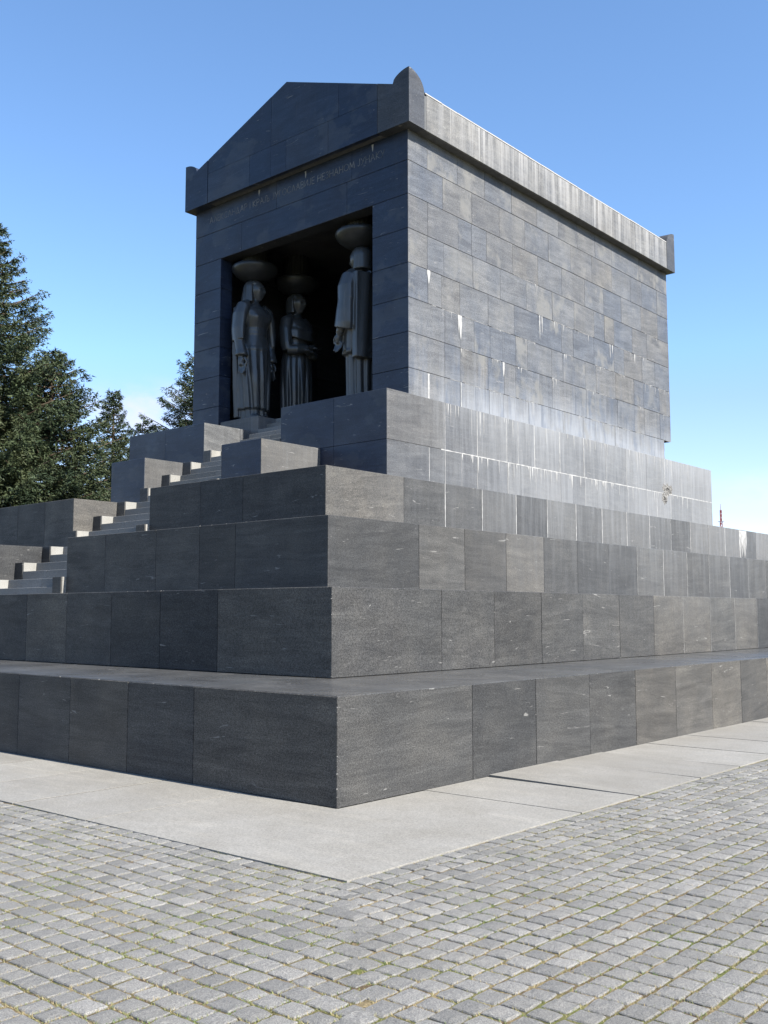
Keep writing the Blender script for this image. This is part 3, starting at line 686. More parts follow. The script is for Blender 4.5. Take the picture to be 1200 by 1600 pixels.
# chipped arrises on the corner blocks and terrace edges
def chip(c, r_, seed):
    bm = bmesh.new(); bmesh.ops.create_icosphere(bm, subdivisions=1, radius=r_)
    rr = random.Random(seed)
    for v_ in bm.verts: v_.co = Vector(c)+Vector((v_.co.x*rr.uniform(.5, 1), v_.co.y*rr.uniform(.6, 1.8), v_.co.z*rr.uniform(.5, 1)))
    me = bpy.data.meshes.new('chip'); bm.to_mesh(me); bm.free(); return me
cv = []; cf = []
for q in range(150):
    i = rl.choice([1, 1, 2, 2, 3, 4]); s = (i-1)*S
    w_ = rl.random(); r_c = rl.uniform(.004, .011)
    if w_ < .45: c = (-s-.003, rl.uniform(s+.1, s+13), Z[i]-.003)
    elif w_ < .6: c = (-s-.004, s+.004, rl.uniform(Z[i-1], Z[i]))
    elif w_ < .85: c = (-s-.005, rl.choice(jr[i])+rl.uniform(-.003, .003), rl.uniform(Z[i-1], Z[i]))
    else: c = (rl.uniform(-s-6, -s), s+.004, Z[i]-.003)
    me = chip(c, r_c, q); n_ = len(cv); cv += [tuple(v_.co) for v_ in me.vertices]; cf += [tuple(n_+k_ for k_ in p.vertices) for p in me.polygons]; bpy.data.meshes.remove(me)
o_ = part(link('edge_chips', mesh('edge_chips', cv, cf), M_BRK)); o_['kind'] = 'stuff'
# damaged patch on the podium flank (joint broken open)
def broken(x, yc, zc, ry, rz, seed):
    rr = random.Random(seed); bm = bmesh.new(); N_ = 26; rings = 6
    c = bm.verts.new((x-.012, yc, zc)); prev = None; rs = []
    ang = [2*math.pi*q/N_ for q in range(N_)]; base = [rr.uniform(.65, 1.15) for _ in ang]
    for k_ in range(1, rings+1):
        t = k_/rings
        rs.append([bm.verts.new((x+.006+(1-t)*rr.uniform(0, .045)-(.006*t), yc+math.cos(a)*ry*t*b_, zc+math.sin(a)*rz*t*b_)) for a, b_ in zip(ang, base)])
    for q in range(N_): bm.faces.new((c, rs[0][q], rs[0][(q+1) % N_]))
    for k_ in range(rings-1):
        for q in range(N_): bm.faces.new((rs[k_][q], rs[k_+1][q], rs[k_+1][(q+1) % N_], rs[k_][(q+1) % N_]))
    me = bpy.data.meshes.new('broken_patch'); bm.to_mesh(me); bm.free()
    return part(link('broken_patch', me, M_BRK))
broken(PX, 22.85, Z[5]+.14, .42, .22, 3); broken(PX, 22.6, Z[5]-.16, .24, .2, 5)

# ------------------------------------------------------------------ statues
def rings_mesh(bm, rings, cap=True):
    """rings: list of lists of points, equal length"""
    rv = [[bm.verts.new(p) for p in rg] for rg in rings]; n = len(rings[0])
    for a, b in zip(rv[:-1], rv[1:]):
        for i in range(n): bm.faces.new((a[i], a[(i+1) % n], b[(i+1) % n], b[i]))
    if cap:
        bm.faces.new(list(reversed(rv[0]))); bm.faces.new(rv[-1])
def tube(bm, pts, rad, n=12, flat=None):
    pts = [Vector(p) for p in pts]; rings = []
    for i, p in enumerate(pts):
        t = (pts[min(i+1, len(pts)-1)]-pts[max(i-1, 0)]).normalized()
        a = t.cross(Vector((.13, 1, .07))).normalized(); b_ = t.cross(a).normalized()
        rr = rad[i]; ra, rb = rr if isinstance(rr, tuple) else (rr, rr)
        rings.append([p+a*ra*math.cos(2*math.pi*q/n)+b_*rb*math.sin(2*math.pi*q/n) for q in range(n)])
    rings_mesh(bm, rings)
def ell(bm, c, rx, ry, rz, nu=20, nv=12):
    c = Vector(c); rings = []
    for j in range(1, nv):
        ph = math.pi*j/nv-math.pi/2
        rings.append([c+Vector((rx*math.cos(ph)*math.cos(2*math.pi*i/nu), ry*math.cos(ph)*math.sin(2*math.pi*i/nu), rz*math.sin(ph))) for i in range(nu)])
    rings_mesh(bm, rings)
def hand(bm, w, dirv, side, curl=.25, sc=1.0):
    """palm and five fingers from the wrist w along dirv"""
    w = Vector(w); dv = Vector(dirv).normalized(); ax = Vector((1, 0, 0)); ax = (ax-dv*ax.dot(dv)).normalized(); nrm = dv.cross(ax)
    tube(bm, [w-dv*.05, w, w+dv*.10*sc, w+dv*.22*sc], [(.062*sc, .085*sc), (.06*sc, .08*sc), (.06*sc, .115*sc), (.045*sc, .11*sc)], 12)
    for k_, ln in enumerate((.20, .235, .22, .17)):
        o = ax*((k_-1.5)*-.056*sc); b0 = w+dv*.19*sc+o
        cv = -nrm*side*curl
        tube(bm, [b0, b0+dv*ln*.4*sc+cv*.03, b0+dv*ln*.75*sc+cv*.12, b0+dv*ln*sc+cv*.24], [.03*sc, .029*sc, .026*sc, .018*sc], 8)
    b0 = w+dv*.05*sc+ax*.09*sc
    tube(bm, [b0, b0+dv*.09*sc+ax*.05*sc, b0+dv*.19*sc+ax*.05*sc], [.036*sc, .032*sc, .02*sc], 8)
def head(bm, zc, hair='loose', kerchief=False):
    """faces +x; about .52 high"""
    n = 40; m = 30; rings = []
    for j in range(1, m):
        ph = math.pi*j/m-math.pi/2; rg = []
        for i in range(n):
            th = 2*math.pi*i/n
            x = .215*math.cos(ph)*math.cos(th); y_ = .175*math.cos(ph)*math.sin(th); z_ = .275*math.sin(ph)
            if z_ < 0: y_ *= 1-.35*(-z_/.275)**1.4; x *= (1-.12*(-z_/.275))
            fr = max(0, math.cos(th))**3 if math.cos(th) > 0 else 0
            # brow, eye sockets, nose, lips, chin
            def gs(a, b, s): return math.exp(-((a-b)/s)**2)
            x += fr*.02*gs(z_, .075, .03)
            x -= fr*.05*gs(z_, .02, .035)*(gs(y_, .07, .04)+gs(y_, -.07, .04))
            x += fr*.018*gs(z_, .015, .016)*(gs(y_, .07, .03)+gs(y_, -.07, .03))
            nz = max(0, min(1, (.07-z_)/.14)) if z_ > -.075 else max(0, 1-(-.075-z_)/.02)
            x += fr*.06*nz*gs(y_, 0, .03+.014*nz)
            x += fr*.032*gs(z_, -.118, .014)*gs(y_, 0, .05)+fr*.03*gs(z_, -.15, .016)*gs(y_, 0, .045)
            x += fr*.045*gs(z_, -.225, .035)*gs(y_, 0, .06)
            rg.append(Vector((x+.03, y_, z_+zc)))
        rings.append(rg)
    rings_mesh(bm, rings)
    # hair or headcloth as a thick shell behind the face with locks
    n = 44; m = 26; rings = []
    for j in range(m+1):
        t = j/m; z_ = .29-.60*t if hair == 'loose' else .29-.56*t
        rg = []
        rr = math.sqrt(max(0.002, 1-((z_-.03)/.265)**2)) if z_ > .03 else 1.0
        fl = (0 if z_ > .03 else (.03-z_))
        for i in range(n):
            th = 2*math.pi*i/n
            wv = 1+.035*math.cos(13*th+z_*9) if hair == 'loose' else 1+.012*math.cos(9*th)
            ax_ = .235*rr; ay = (.215+(.10*fl if hair == 'loose' else -.02*fl))*rr
            x = ax_*math.cos(th)*wv-.035-(fl*.14 if hair == 'loose' else 0); y_ = ay*math.sin(th)*wv
            cut = .09 if z_ > .16 else (.03 if hair == 'loose' else .05)
            if z_ < .2: x = min(x, cut-.02*math.cos(6*z_))
            rg.append(Vector((x, y_, z_+zc)))
        rings.append(rg)
    rings_mesh(bm, rings)
def body(bm, kind):
    H = 4.05; n = 160
    prof = [(.0, .42, .46), (.05, .42, .46), (.12, .42, .46), (.22, .43, .48), (.34, .43, .51), (.44, .43, .53), (.50, .42, .52), (.55, .38, .47),
            (.60, .335, .42), (.625, .325, .41), (.65, .34, .43), (.69, .40, .49), (.73, .42, .53), (.765, .37, .55), (.79, .30, .50), (.805, .23, .36), (.82, .17, .22), (.84, .135, .15), (.88, .125, .135)]
    zs = np.linspace(.0, .88, 110); P = np.array(prof)
    rings = []
    for zf in zs:
        a = np.interp(zf, P[:, 0], P[:, 1]); b_ = np.interp(zf, P[:, 0], P[:, 2])
        if kind == 'coat' and zf < .30: a *= .93; b_ *= .92
        hem = {'tunic': .085, 'coat': .30, 'gown': .0}[kind]
        rg = []
        for i in range(n):
            th = 2*math.pi*i/n
            r_ = 1.0
            dn = max(0, min(1, (.56-zf)/.3))      # folds grow below the waist
            if kind == 'gown': ph = 11*th; amp = .13
            elif kind == 'coat': ph = 9*th+.5*math.sin(zf*8); amp = .03 if zf > .33 else .10
            else: ph = 8*th+1.5*math.sin(zf*4+th); amp = .12
            w = math.sin(ph)+.35*math.sin(2.0*ph+1)
            w = math.copysign(abs(w)**.7, w)
            r_ += amp*dn*w
            # forward leg and knee under the cloth
            if kind != 'coat':
                kx_ = math.exp(-((math.atan2(math.sin(th+.55), math.cos(th+.55)))/.42)**2)
                r_ += kx_*(.10*math.exp(-((zf-.30)/.11)**2)+.02*dn)
                vv = math.exp(-((math.atan2(math.sin(th-.02), math.cos(th-.02)))/.14)**2)
                r_ -= vv*.11*dn
            if .60 < zf < .645 and kind != 'coat': r_ += .045       # belt
            if .645 < zf < .70: r_ += .018*math.sin(34*th)*max(0, math.cos(th))   # gathers over the belt
            # bust
            for sg in (-1, 1):
                r_ += .11*math.exp(-((math.atan2(math.sin(th-sg*.55), math.cos(th-sg*.55)))/.33)**2)*math.exp(-((zf-.715)/.035)**2)
            if zf < hem: r_ *= .86
            if kind == 'tunic' and .485 < zf < .51: r_ += .03
            x = a*r_*math.cos(th); y_ = b_*r_*math.sin(th)
            rg.append(Vector((x, y_, zf*H)))
        rings.append(rg)
    rings_mesh(bm, rings)
def figure(kind):
    bm = bmesh.new(); H = 4.05
    hb = bmesh.new(); head(hb, 0, 'loose' if kind == 'tunic' else 'smooth')
    hm = bpy.data.meshes.new('h'); yaw = {'tunic': .5, 'gown': .15, 'coat': .1}[kind]
    bmesh.ops.transform(hb, matrix=Matrix.Translation((0, 0, 3.74)) @ Matrix.Rotation(yaw, 4, 'Z') @ Matrix.Diagonal((1.22, 1.2, 1.14, 1)), verts=hb.verts)
    hb.to_mesh(hm); hb.free()
    body(bm, kind)
    if kind == 'tunic':
        for sg in (-1, 1):
            # cape falling over the shoulder to the forearm, sleeve, cuff, hand
            tube(bm, [(.0, sg*.30, 3.27), (0, sg*.50, 3.17), (-.02, sg*.62, 2.95), (-.02, sg*.68, 2.55), (0, sg*.70, 2.22)], [(.16, .18), (.24, .22), (.26, .20), (.25, .17), (.23, .13)], 20)
            tube(bm, [(0, sg*.68, 2.6), (.03, sg*.68, 2.2), (.08, sg*.66, 1.95), (.10, sg*.65, 1.82), (.1, sg*.65, 1.78)], [.17, .155, .165, .20, .19], 18)
            hand(bm, (.10, sg*.65, 1.78), (.10, -sg*.05, -1), sg, .3, 1.25)
        # cape hanging at the back
        rings = []
        for zf in np.linspace(3.22, .12, 40):
            w_ = .62 if zf > 2.2 else .62-.10*(2.2-zf)/2.1
            rings.append([Vector((-.30-.10*math.sin(t*math.pi)-.03*math.sin(t*22+zf), w_*(2*t-1), zf)) for t in np.linspace(0, 1, 30)] +
                         [Vector((-.16-.05*math.sin(t*math.pi), w_*.96*(2*t-1), zf)) for t in np.linspace(1, 0, 30)])
        rings_mesh(bm, rings)
    elif kind == 'gown':
        for sg in (-1, 1):
            tube(bm, [(.0, sg*.30, 3.25), (0, sg*.50, 3.12), (.02, sg*.60, 2.85), (.08, sg*.62, 2.45), (.12, sg*.60, 2.25)], [(.16, .18), (.21, .2), (.2, .18), (.18, .17), (.16, .15)], 18)
        tube(bm, [(.12, -.60, 2.27), (.36, -.46, 2.26), (.52, -.18, 2.30), (.55, -.0, 2.34)], [.15, .14, .12, .10], 16)
        tube(bm, [(.12, .60, 2.27), (.36, .46, 2.18), (.5, .22, 2.16), (.54, .08, 2.18)], [.15, .14, .12, .10], 16)
        hand(bm, (.55, .0, 2.34), (.12, 1, .02), 1, .2, 1.0); hand(bm, (.54, .08, 2.18), (.12, -1, .02), -1, .2, 1.0)
        # short shawl over the breast
        rings = []
        for zf in np.linspace(3.26, 2.72, 16):
            t = (3.26-zf)/.54
            rings.append([Vector(((.20+.27*min(1, t*1.6))*math.cos(th)*(1+.03*math.sin(7*th)), (.30+.33*min(1, t*1.6))*math.sin(th)*(1+.03*math.sin(7*th)), zf-.16*t*max(0, math.cos(th)))) for th in [2*math.pi*i/60 for i in range(60)]])
        rings_mesh(bm, rings)
    else:
        for sg in (-1, 1):
            tube(bm, [(.0, sg*.30, 3.27), (0, sg*.50, 3.14), (.02, sg*.61, 2.9), (.0, sg*.64, 2.55)], [(.17, .18), (.25, .2), (.26, .18), (.25, .16)], 18)
            # wide flared sleeve, cut at a slant
            tube(bm, [(.0, sg*.64, 2.56), (.03, sg*.65, 2.3), (.06, sg*.64, 2.0), (.10, sg*.62, 1.86)], [(.24, .16), (.27, .165), (.30, .17), (.31, .17)], 18)
            tube(bm, [(.12, sg*.60, 2.0), (.22, sg*.60, 1.80), (.26, sg*.58, 1.74)], [.13, .11, .09], 14)
            hand(bm, (.26, sg*.58, 1.76), (.12, -sg*.15, -1), sg, .5, 1.15)
        rings = []
        for zf in np.linspace(3.26, 1.08, 30):
            w_ = .58
            rings.append([Vector((-.34-.12*math.sin(t*math.pi)-.02*math.sin(t*16+zf), w_*(2*t-1), zf)) for t in np.linspace(0, 1, 30)] +
                         [Vector((-.16, w_*.96*(2*t-1), zf)) for t in np.linspace(1, 0, 30)])
        rings_mesh(bm, rings)
        # collar
        tube(bm, [(-.20, -.2, 3.26), (-.3, 0, 3.30), (-.20, .2, 3.26)], [.09, .1, .09], 10)
    for v_ in bm.verts: v_.co.y *= .86
    bm.from_mesh(hm); bpy.data.meshes.remove(hm)
    # feet
    for sg, fx in ((-1, .34), (1, .22)):
        tube(bm, [(fx-.34, sg*.17, .10), (fx-.1, sg*.17, .13), (fx+.08, sg*.18, .09), (fx+.2, sg*.19, .055)], [(.07, .1), (.1, .1), (.075, .11), (.045, .09)], 12)
        tube(bm, [(fx-.2, sg*.17, .05), (fx-.2, sg*.17, .5)], [.11, .12], 12)
    bmesh.ops.recalc_face_normals(bm, faces=bm.faces)
    me = bpy.data.meshes.new('figure_raw'); bm.to_mesh(me); bm.free()
    o = bpy.data.objects.new('figure_raw', me); C.objects.link(o)
    md = o.modifiers.new('r', 'REMESH'); md.mode = 'VOXEL'; md.voxel_size = .02; md.use_smooth_shade = True
    m2 = o.modifiers.new('s', 'SMOOTH'); m2.factor = .5; m2.iterations = 1
    dg = bpy.context.evaluated_depsgraph_get(); ev = o.evaluated_get(dg); out = bpy.data.meshes.new_from_object(ev); out.name = 'figure'
    bpy.data.objects.remove(o); bpy.data.meshes.remove(me)
    out.materials.clear(); out.materials.append(M_ST); return out
def lathe(prof, n=64, flute=0):
    v = []; f = []
    for z_, r_ in prof:
        for i in range(n):
            th = 2*math.pi*i/n; rr = r_*(1-flute*abs(math.sin(th*10))) if flute else r_
            v.append((rr*math.cos(th), rr*math.sin(th), z_))
    m = len(prof)
    for j in range(m-1):
        for i in range(n): a = j*n+i; b_ = j*n+(i+1) % n; f.append((a, b_, b_+n, a+n))
    f.append(tuple(range(n))[::-1]); f.append(tuple(range((m-1)*n, m*n))); return mesh('lathe', v, f, True)
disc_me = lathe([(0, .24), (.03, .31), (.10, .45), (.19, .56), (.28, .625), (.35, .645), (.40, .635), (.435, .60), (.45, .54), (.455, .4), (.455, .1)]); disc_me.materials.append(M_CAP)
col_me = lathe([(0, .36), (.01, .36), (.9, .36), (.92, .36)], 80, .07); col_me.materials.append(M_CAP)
FLOOR = ZF
fig = {k_: figure(k_) for k_ in ('tunic', 'gown', 'coat')}
def statue(kind, x, y, rot, label):
    e_ = empty('draped_statue', (x, y, FLOOR-.04)); e_.rotation_euler.z = rot
    tag(e_, label, 'statue', 'stone women carrying round capitals in the doorway')
    bbox('plinth', (-.62, -.62, 0, .66, .62, .10), M_IN, e_, .01)
    link('figure', fig[kind], M_ST, e_, (0, 0, .08))
    link('round_capital', disc_me, M_ST, e_, (0, 0, 4.10)); link('column_stub', col_me, M_ST, e_, (0, 0, 4.54))
    return e_
statue('tunic', -14.30, 11.66, R(2), 'stone woman in belted long tunic and cape facing right by the left jamb')
statue('gown', -14.25, 13.25, R(5), 'dim stone woman with arms folded over her gown behind the caped one')
statue('coat', -10.30, 11.66, R(180), 'stone woman turned away in a short coat and long cloak by the right jamb')
# plinth block beside the top steps
for xq in (XL+.002, XR-CW+.002): part(bbox('stair_end_block', (xq, TY-.03, Z[6]-.3, xq+CW-.004, TY+.95, ZF-.002), M_T, None, .008))
part(bbox('stair_end_block', (-14.80, TY+.02, Z[6]-.02, -13.5, TY+.95, ZF+.02), M_T, None, .01))

# ------------------------------------------------------------------ ground, pavement, cobbles
g = boxes('ground', [(-900, -900, -1.2, 900, 900, -.16)], M_GR); g['kind'] = 'structure'
bed = boxes('plaza', [(-60, -40, -.6, 45, 75, -.0085)], M_J); bed['kind'] = 'structure'
AP = 1.81
pav = boxes('pavement', [(-.3, -.1, -.3, AP-.02, L+AP, .0008), (-WD-AP, -AP+.02, -.3, AP-.02, .1, .0006)], M_JD); pav['kind'] = 'structure'
def pslab(pts, dz=0.0, name='paving_slab'):
    cx = sum(p[0] for p in pts)/len(pts); cy_ = sum(p[1] for p in pts)/len(pts); n = len(pts)
    # inset edges by moving each vertex towards the inside along both edges
    din, dout = dz if isinstance(dz, tuple) else (dz, dz)
    zf = lambda p: din+(dout-din)*min(1, max(0, p.x/AP))
    def inset(a):
        out = []
        for i in range(n):
            p = Vector(pts[i]); q = Vector(pts[i-1]); s_ = Vector(pts[(i+1) % n])
            e1 = (p-q).normalized(); e2 = (s_-p).normalized(); n1 = Vector((-e1.y, e1.x)); n2 = Vector((-e2.y, e2.x))
            k_ = (n1+n2); k_ = k_/(1+n1.dot(n2)); out.append(p+k_*a)
        return out
    o1, o2 = inset(.013), inset(.014)
    v = [(p.x, p.y, -.2) for p in o1]+[(p.x, p.y, zf(p)-.001) for p in o1]+[(p.x, p.y, zf(p)) for p in o2]
    f = [tuple(range(2*n, 3*n))]
    for i in range(n):
        j = (i+1) % n; f += [(i, j, n+j, n+i), (n+i, n+j, 2*n+j, 2*n+i)]
    return link(name, mesh(name, v, f), M_G, pav)
# front strip, corner piece, flank strip (slabs lie a little uneven)
fx = [-.02-AP*0-1.30, -2.52, -3.75, -4.98, -6.2]
xs_ = [-1.30, -2.52]
while xs_[-1] > -WD-AP: xs_.append(xs_[-1]-1.24)
pslab([(-1.30, -AP), (AP, -AP), (AP, 1.30), (.0, 1.30), (0, 0), (-1.30, 0)], .006)
for a, b, dz in zip(xs_[1:], xs_[:-1], [.004, .0045, .003, .003, .003]+[.003 for q in range(40)]): pslab([(a, -AP), (b, -AP), (b, .02), (a, .02)], dz)
ys_ = [1.30, 2.42, 3.86, 4.95]
while ys_[-1] < L+AP: ys_.append(ys_[-1]+1.25)
for a, b, dz in zip(ys_[:-1], ys_[1:], [.005, (.026, .006), (.016, .007), .007]+[.007+random.uniform(0, .004) for _ in range(40)]): pslab([(0-.02, a), (AP, a), (AP, b), (-.02, b)], dz)

# setts
PT = .152
def cobbles():
    cells = []
    def field(rng_i, rng_j, frame):
        for i in rng_i:          # across rows
            for j in rng_j:
                cells.append((frame, i, j))
    out = []
    r_ = random.Random(11)
    def warp(x, y):
        # laid by hand: the courses wander
        dx = .035*mnoise.noise(Vector((x*.45, y*.45, 3.3)))+.012*mnoise.noise(Vector((x*1.7, y*1.7, 1.3)))
        dy = .035*mnoise.noise(Vector((x*.45, y*.45, 8.3)))+.012*mnoise.noise(Vector((x*1.7, y*1.7, 6.3)))
        return x+dx, y+dy
    def visible(x, y):
        p = Vector((x, y, 0))-CAMP; zc = p.dot(d)
        if zc < .5: return False
        uu_ = p.dot(r2)/zc; vv_ = p.dot(u2)/zc
        return abs(uu_) < .378+.22 and -.504-.14 < vv_
    # region A: in front (y < -AP), rows run along x.  region B: right flank (x > AP), rows along y.
    nrow = 60
    for row in range(nrow):
        for reg in 'AB':
            w0 = PT*(1+.10*math.sin(row*2.3))
            t = -9.5 if reg == 'A' else -6.5
            off = (PT*.5 if row % 2 else 0)
            pos = t+off+r_.uniform(-.02, .02)
            end = 9 if reg == 'A' else 20
            while pos < end:
                ln = PT*r_.uniform(.84, 1.2)
                if r_.random() < .05: ln *= 1.3
                c = (row+.5)*PT+AP
                a, b_ = pos, pos+ln; pos += ln
                m = (a+b_)/2
                if reg == 'A':
                    cx, cy_ = m, -c
                    if cx > AP+(-cy_-AP)+.075: continue      # beyond the diagonal: flank pattern takes over
                    hx, hy = ln/2, PT/2
                else:
                    cx, cy_ = c, m
                    if -cy_ > AP+(cx-AP)+.055: continue
                    hx, hy = PT/2, ln/2
                if not visible(cx, cy_): continue
                out.append((cx, cy_, hx, hy))
    return out, warp
cob, warp = cobbles()
def sett(cx, cy_, hx, hy, r_):
    """irregular hand-cut stone: 12 outline points, rounded shoulders, dished rough top"""
    g_ = .0072; hx -= g_; hy -= g_
    wx, wy = warp(cx, cy_)
    base = [(-1, -1), (-.35, -1.0), (.35, -1.0), (1, -1), (1.0, -.35), (1.0, .35), (1, 1), (.35, 1.0), (-.35, 1.0), (-1, 1), (-1.0, .35), (-1.0, -.35)]
    zt = r_.uniform(-.003, .003); tx, ty = r_.uniform(-.018, .018), r_.uniform(-.018, .018); rot = r_.uniform(-.035, .035); cr, sr = math.cos(rot), math.sin(rot)
    ol = []
    for k_, (a, b_) in enumerate(base):
        cn = .965 if k_ % 3 == 0 else 1.0
        a = a*hx*cn*(1+r_.uniform(-.06, .035)); b_ = b_*hy*cn*(1+r_.uniform(-.06, .035)); ol.append((a*cr-b_*sr, a*sr+b_*cr))
    v = []
    for a, b_ in ol: v.append((wx+a*1.03, wy+b_*1.03, -.035))
    for a, b_ in ol: v.append((wx+a, wy+b_, zt-.006+tx*a+ty*b_))
    for a, b_ in ol: v.append((wx+a*.93, wy+b_*.93, zt-.001+tx*a+ty*b_+r_.uniform(-.002, .002)))
    for a, b_ in ol[::3]: v.append((wx+a*.4, wy+b_*.4, zt+.001+r_.uniform(-.002, .004)))
    f = []
    for q in range(12):
        q2 = (q+1) % 12; f += [(q, q2, 12+q2, 12+q), (12+q, 12+q2, 24+q2, 24+q)]
    for q in range(4):
        q2 = (q+1) % 4; a = 24+3*q
        f += [(a, a+1, 36+q), (a+1, a+2, 36+q2, 36+q), (a+2, 24+(3*q+3) % 12, 36+q2)]
    f.append((36, 37, 38, 39))
    return v, f
r_ = random.Random(4)
cob.sort(key=lambda c: (c[0]-CAMP.x)**2+(c[1]-CAMP.y)**2)
def in_view(c):
    p = Vector((c[0], c[1], 0))-CAMP; zc = p.dot(d); return abs(p.dot(r2)/zc) < .385 and p.dot(u2)/zc > -.515
near = [c for c in cob if in_view(c)][:300]; nset = set(near); rest = [c for c in cob if c not in nset]
def toned(me, tones):
    ca = me.color_attributes.new('tone', 'FLOAT_COLOR', 'POINT')
    arr = np.repeat(np.asarray(tones, dtype=np.float32)[:, None], 4, axis=1); arr[:, 3] = 1; ca.data.foreach_set('color', arr.ravel())
def tone(r_): t = min(1, max(0, r_.gauss(.42, .22))); return 1.35 if r_.random() < .012 else t
for c in near:
    v, f = sett(*c, r_); me = mesh('cobblestone', v, f, False); toned(me, [tone(r_)]*len(v)); link('cobblestone', me, M_COB, bed)
V, F, T = [], [], []
for c in rest:
    v, f = sett(*c, r_); n = len(V); V += v; F += [tuple(n+i for i in q) for q in f]; T += [tone(r_)]*len(v)
me = mesh('cobblestones', V, F); toned(me, T); o = link('cobblestones', me, M_COB, bed); o['kind'] = 'stuff'
# dry and green grass in the joints: short blades
V, F, T = [], [], []
r_ = random.Random(9)
for (cx, cy_, hx, hy) in cob:
    dist = math.hypot(cx-CAMP.x, cy_-CAMP.y)
    dens = mnoise.noise(Vector((cx*.9, cy_*.9, .5)))*.5+.5
    dens2 = mnoise.noise(Vector((cx*3.1, cy_*3.1, 4.5)))*.5+.5
    dk = 1.0
    nb_ = int((dens*dens2*4)**1.7*(30 if dist < 9 else 16))+(5 if dist < 9 else 3)
    wx, wy = warp(cx, cy_)
    for q in range(nb_):
        if r_.random() < .5: a, b_ = r_.uniform(-hx, hx), r_.choice((-1, 1))*hy
        else: a, b_ = r_.choice((-1, 1))*hx, r_.uniform(-hy, hy)
        px_, py_ = wx+a+r_.gauss(0, .004), wy+b_+r_.gauss(0, .004); an = r_.uniform(0, 6.28); l_ = r_.uniform(.008, .022); lean = r_.uniform(.3, 1.3)
        ddx, ddy = math.cos(an)*l_*lean, math.sin(an)*l_*lean; wv = .0022
        n = len(V)
        V += [(px_-math.sin(an)*wv, py_+math.cos(an)*wv, -.009), (px_+math.sin(an)*wv, py_-math.cos(an)*wv, -.009), (px_+ddx, py_+ddy, -.009+l_*.8)]
        F.append((n, n+1, n+2)); T += [r_.random()]*3
me = mesh('joint_grass', V, F); toned(me, T); o = link('joint_grass', me, M_BL); o['kind'] = 'stuff'
tag(o, 'dry and green grass growing in the joints between the cobbles', 'grass')

# ------------------------------------------------------------------ conifers
def conifer(px, py, h, rad, seed, mat, label, zlow=1.2, dens=1.0, droop=.25, gap=.0, power=.8):
    rs = np.random.default_rng(seed)
    t = empty('conifer_tree', (px, py, -.16)); tag(t, label, 'tree', 'conifers behind the monument')
    bm = bmesh.new(); tube(bm, [(0, 0, 0), (.05, 0, h*.3), (0, .06, h*.7), (0, 0, h*.98)], [h*.022, h*.016, h*.008, .02], 10)
    br = []
    nb_ = int(h*10.5*dens)
    for i in range(nb_):
        f_ = (i+rs.random())/nb_; z0 = zlow+(h-zlow)*f_**.95
        rel = (h-z0)/(h-zlow); ln = rad*(rel**power)*rs.uniform(.62, 1.14)+.25
        az = i*2.39996+rs.uniform(-.4, .4)
        br.append((z0, ln, az, rel))
        p0 = Vector((0, 0, z0)); dr = Vector((math.cos(az), math.sin(az), 0))
        up = .28*(1-rel)+.04
        tube(bm, [p0, p0+dr*ln*.5+Vector((0, 0, ln*(-.375*droop+.25*(droop*.85+up)))), p0+dr*ln*.95+Vector((0, 0, ln*(-.71*droop+.9*(droop*.85+up))))], [.035+.012*ln, .02+.006*ln, .012], 5)
    me = bpy.data.meshes.new('trunk'); bm.to_mesh(me); bm.free(); link('trunk', me, M_BK, t)
    VV, TT = [], []
    for (z0, ln, az, rel) in br:
        dr = np.array([math.cos(az), math.sin(az), 0]); sd_ = np.array([-dr[1], dr[0], 0]); up = .28*(1-rel)+.04
        ntw = int(14+ln*19)
        s = rs.uniform(.10, 1.0, ntw)**.8
        br_t = rs.uniform(-.25, .25)
        for sk in s:
            base = np.array([0, 0, z0])+dr*ln*sk+np.array([0, 0, -droop*ln*.75*sk+(droop*.85+up)*ln*sk*sk])
            tl = (1.05-sk*.75)*ln*.29*rs.uniform(.5, 1.2)+.14
            sg = rs.choice([-1, 1]); an = rs.uniform(.55, 1.15)
            td = dr*math.cos(an)+sd_*sg*math.sin(an)+np.array([0, 0, rs.uniform(-.42, .10)]); td /= np.linalg.norm(td)
            m = max(4, int(tl*15))
            tt = rs.uniform(.05, 1.0, m)
            c = base+td*(tl*tt)[:, None]+rs.normal(0, .045, (m, 3))+np.array([0, 0, -.10])*(tt**2)[:, None]*tl
            dd = td+rs.normal(0, .55, (m, 3)); dd /= np.linalg.norm(dd, axis=1)[:, None]
            ll = rs.uniform(.10, .24, m)[:, None]; ww = rs.uniform(.018, .042, m)[:, None]
            sdv = np.cross(dd, rs.normal(0, 1, (m, 3))); sdv /= np.linalg.norm(sdv, axis=1)[:, None]+1e-6
            tri = np.stack([c-sdv*ww, c+sdv*ww, c+dd*ll], 1)
            VV.append(tri.reshape(-1, 3)); tb = np.clip(rs.uniform(0, 1)*.65+rs.uniform(0, .2, m)+br_t, 0, 1); TT.append(np.repeat(tb, 3))
    VV = np.concatenate(VV); TT = np.concatenate(TT); n = len(VV)
    me = bpy.data.meshes.new('crown'); me.vertices.add(n); me.vertices.foreach_set('co', VV.astype(np.float32).ravel())
    me.loops.add(n); me.loops.foreach_set('vertex_index', np.arange(n, dtype=np.int32))
    me.polygons.add(n//3); me.polygons.foreach_set('loop_start', np.arange(0, n, 3, dtype=np.int32)); me.polygons.foreach_set('loop_total', np.full(n//3, 3, dtype=np.int32))
    me.update(); me.validate(); toned(me, TT); link('crown', me, mat, t)
    return t
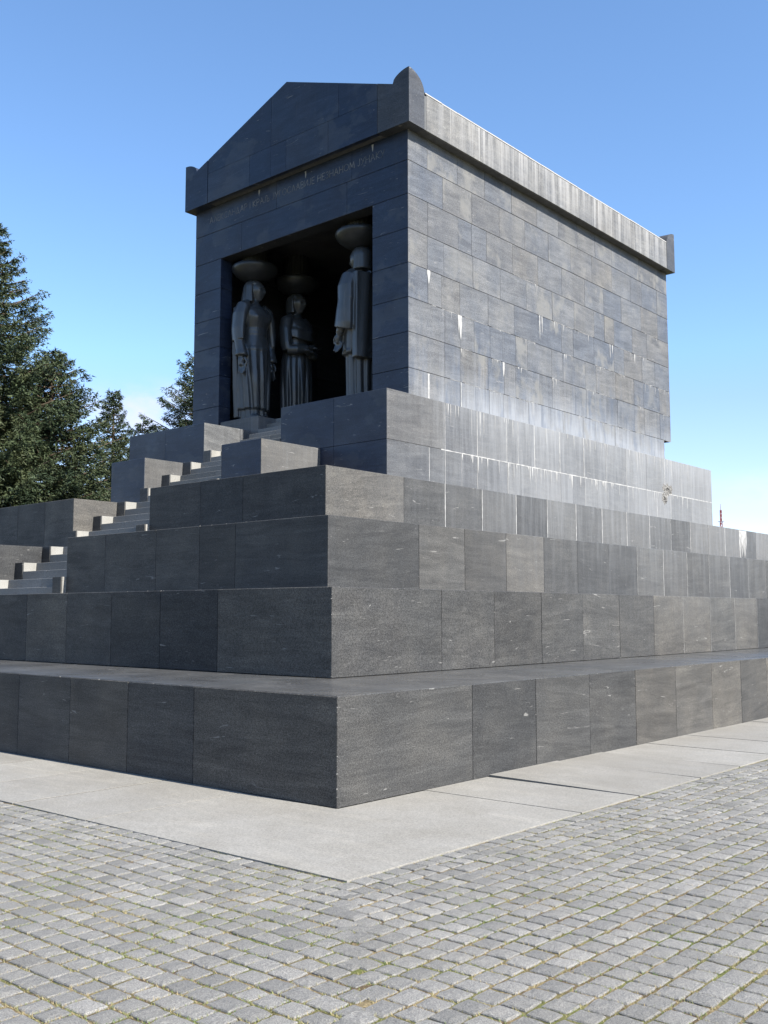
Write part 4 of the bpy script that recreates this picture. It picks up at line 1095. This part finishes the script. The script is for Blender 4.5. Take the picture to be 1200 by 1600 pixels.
conifer(-39.0, 16.6, 20.9, 7.4, 1, M_L1, 'tallest dark fir at the left edge with its top cut close to the frame', 1.5, 1.15)
conifer(-37.6, 19.3, 14.7, 6.4, 2, M_L1, 'bushy green fir just right of the tallest one with a blunt crown', 1.0, 1.3, power=.7)
conifer(-41.6, 14.6, 13.6, 5.6, 6, M_L1, 'lower fir filling the left edge below the tallest crown', .8, 1.2, power=.6)
conifer(-44.6, 27.6, 15.1, 3.4, 3, M_L2, 'small open spruce with a pointed top before the cloud', 1.0, 1.1, droop=.4, power=.9)
conifer(-45.6, 35.0, 19.0, 6.6, 4, M_L2, 'loose spruce half hidden behind the left side of the temple', 1.0, 1.0, droop=.35, power=.6)
conifer(-49.5, 33.4, 14.6, 5.2, 5, M_L2, 'low spruce seen in the gap between the pointed one and the temple', 1.0, .9, droop=.4, power=.6)

# ------------------------------------------------------------------ far mast
ms = empty('radio_mast', (-39.2, 104.0, -.16)); tag(ms, 'thin red and white radio mast tip rising beyond the right end of the podium', 'mast')
zc_ = 0; n = 0
while zc_ < 13.2:
    hseg = 1.35; r0 = .15 if zc_ < 11.8 else .10
    bm = bmesh.new()
    for q in range(3):
        a = 2.1*q; tube(bm, [(r0*math.cos(a), r0*math.sin(a), zc_), (r0*math.cos(a), r0*math.sin(a), zc_+hseg)], [.035, .035], 6)
        a2 = 2.1*(q+1)
        for w_ in range(3): tube(bm, [(r0*math.cos(a), r0*math.sin(a), zc_+w_*.45), (r0*math.cos(a2), r0*math.sin(a2), zc_+(w_+1)*.45)], [.03, .03], 5)
    me = bpy.data.meshes.new('mast_section'); bm.to_mesh(me); bm.free(); link('mast_section', me, M_RED if n % 2 == 0 or zc_ > 10.5 else M_WH, ms); zc_ += hseg; n += 1
bm = bmesh.new(); tube(bm, [(0, 0, 13.2), (0, 0, 14.2)], [.04, .02], 6); tube(bm, [(-.35, 0, 12.2), (.35, 0, 12.2)], [.03, .03], 5)
me = bpy.data.meshes.new('antenna_rod'); bm.to_mesh(me); bm.free(); link('antenna_rod', me, M_RED, ms)
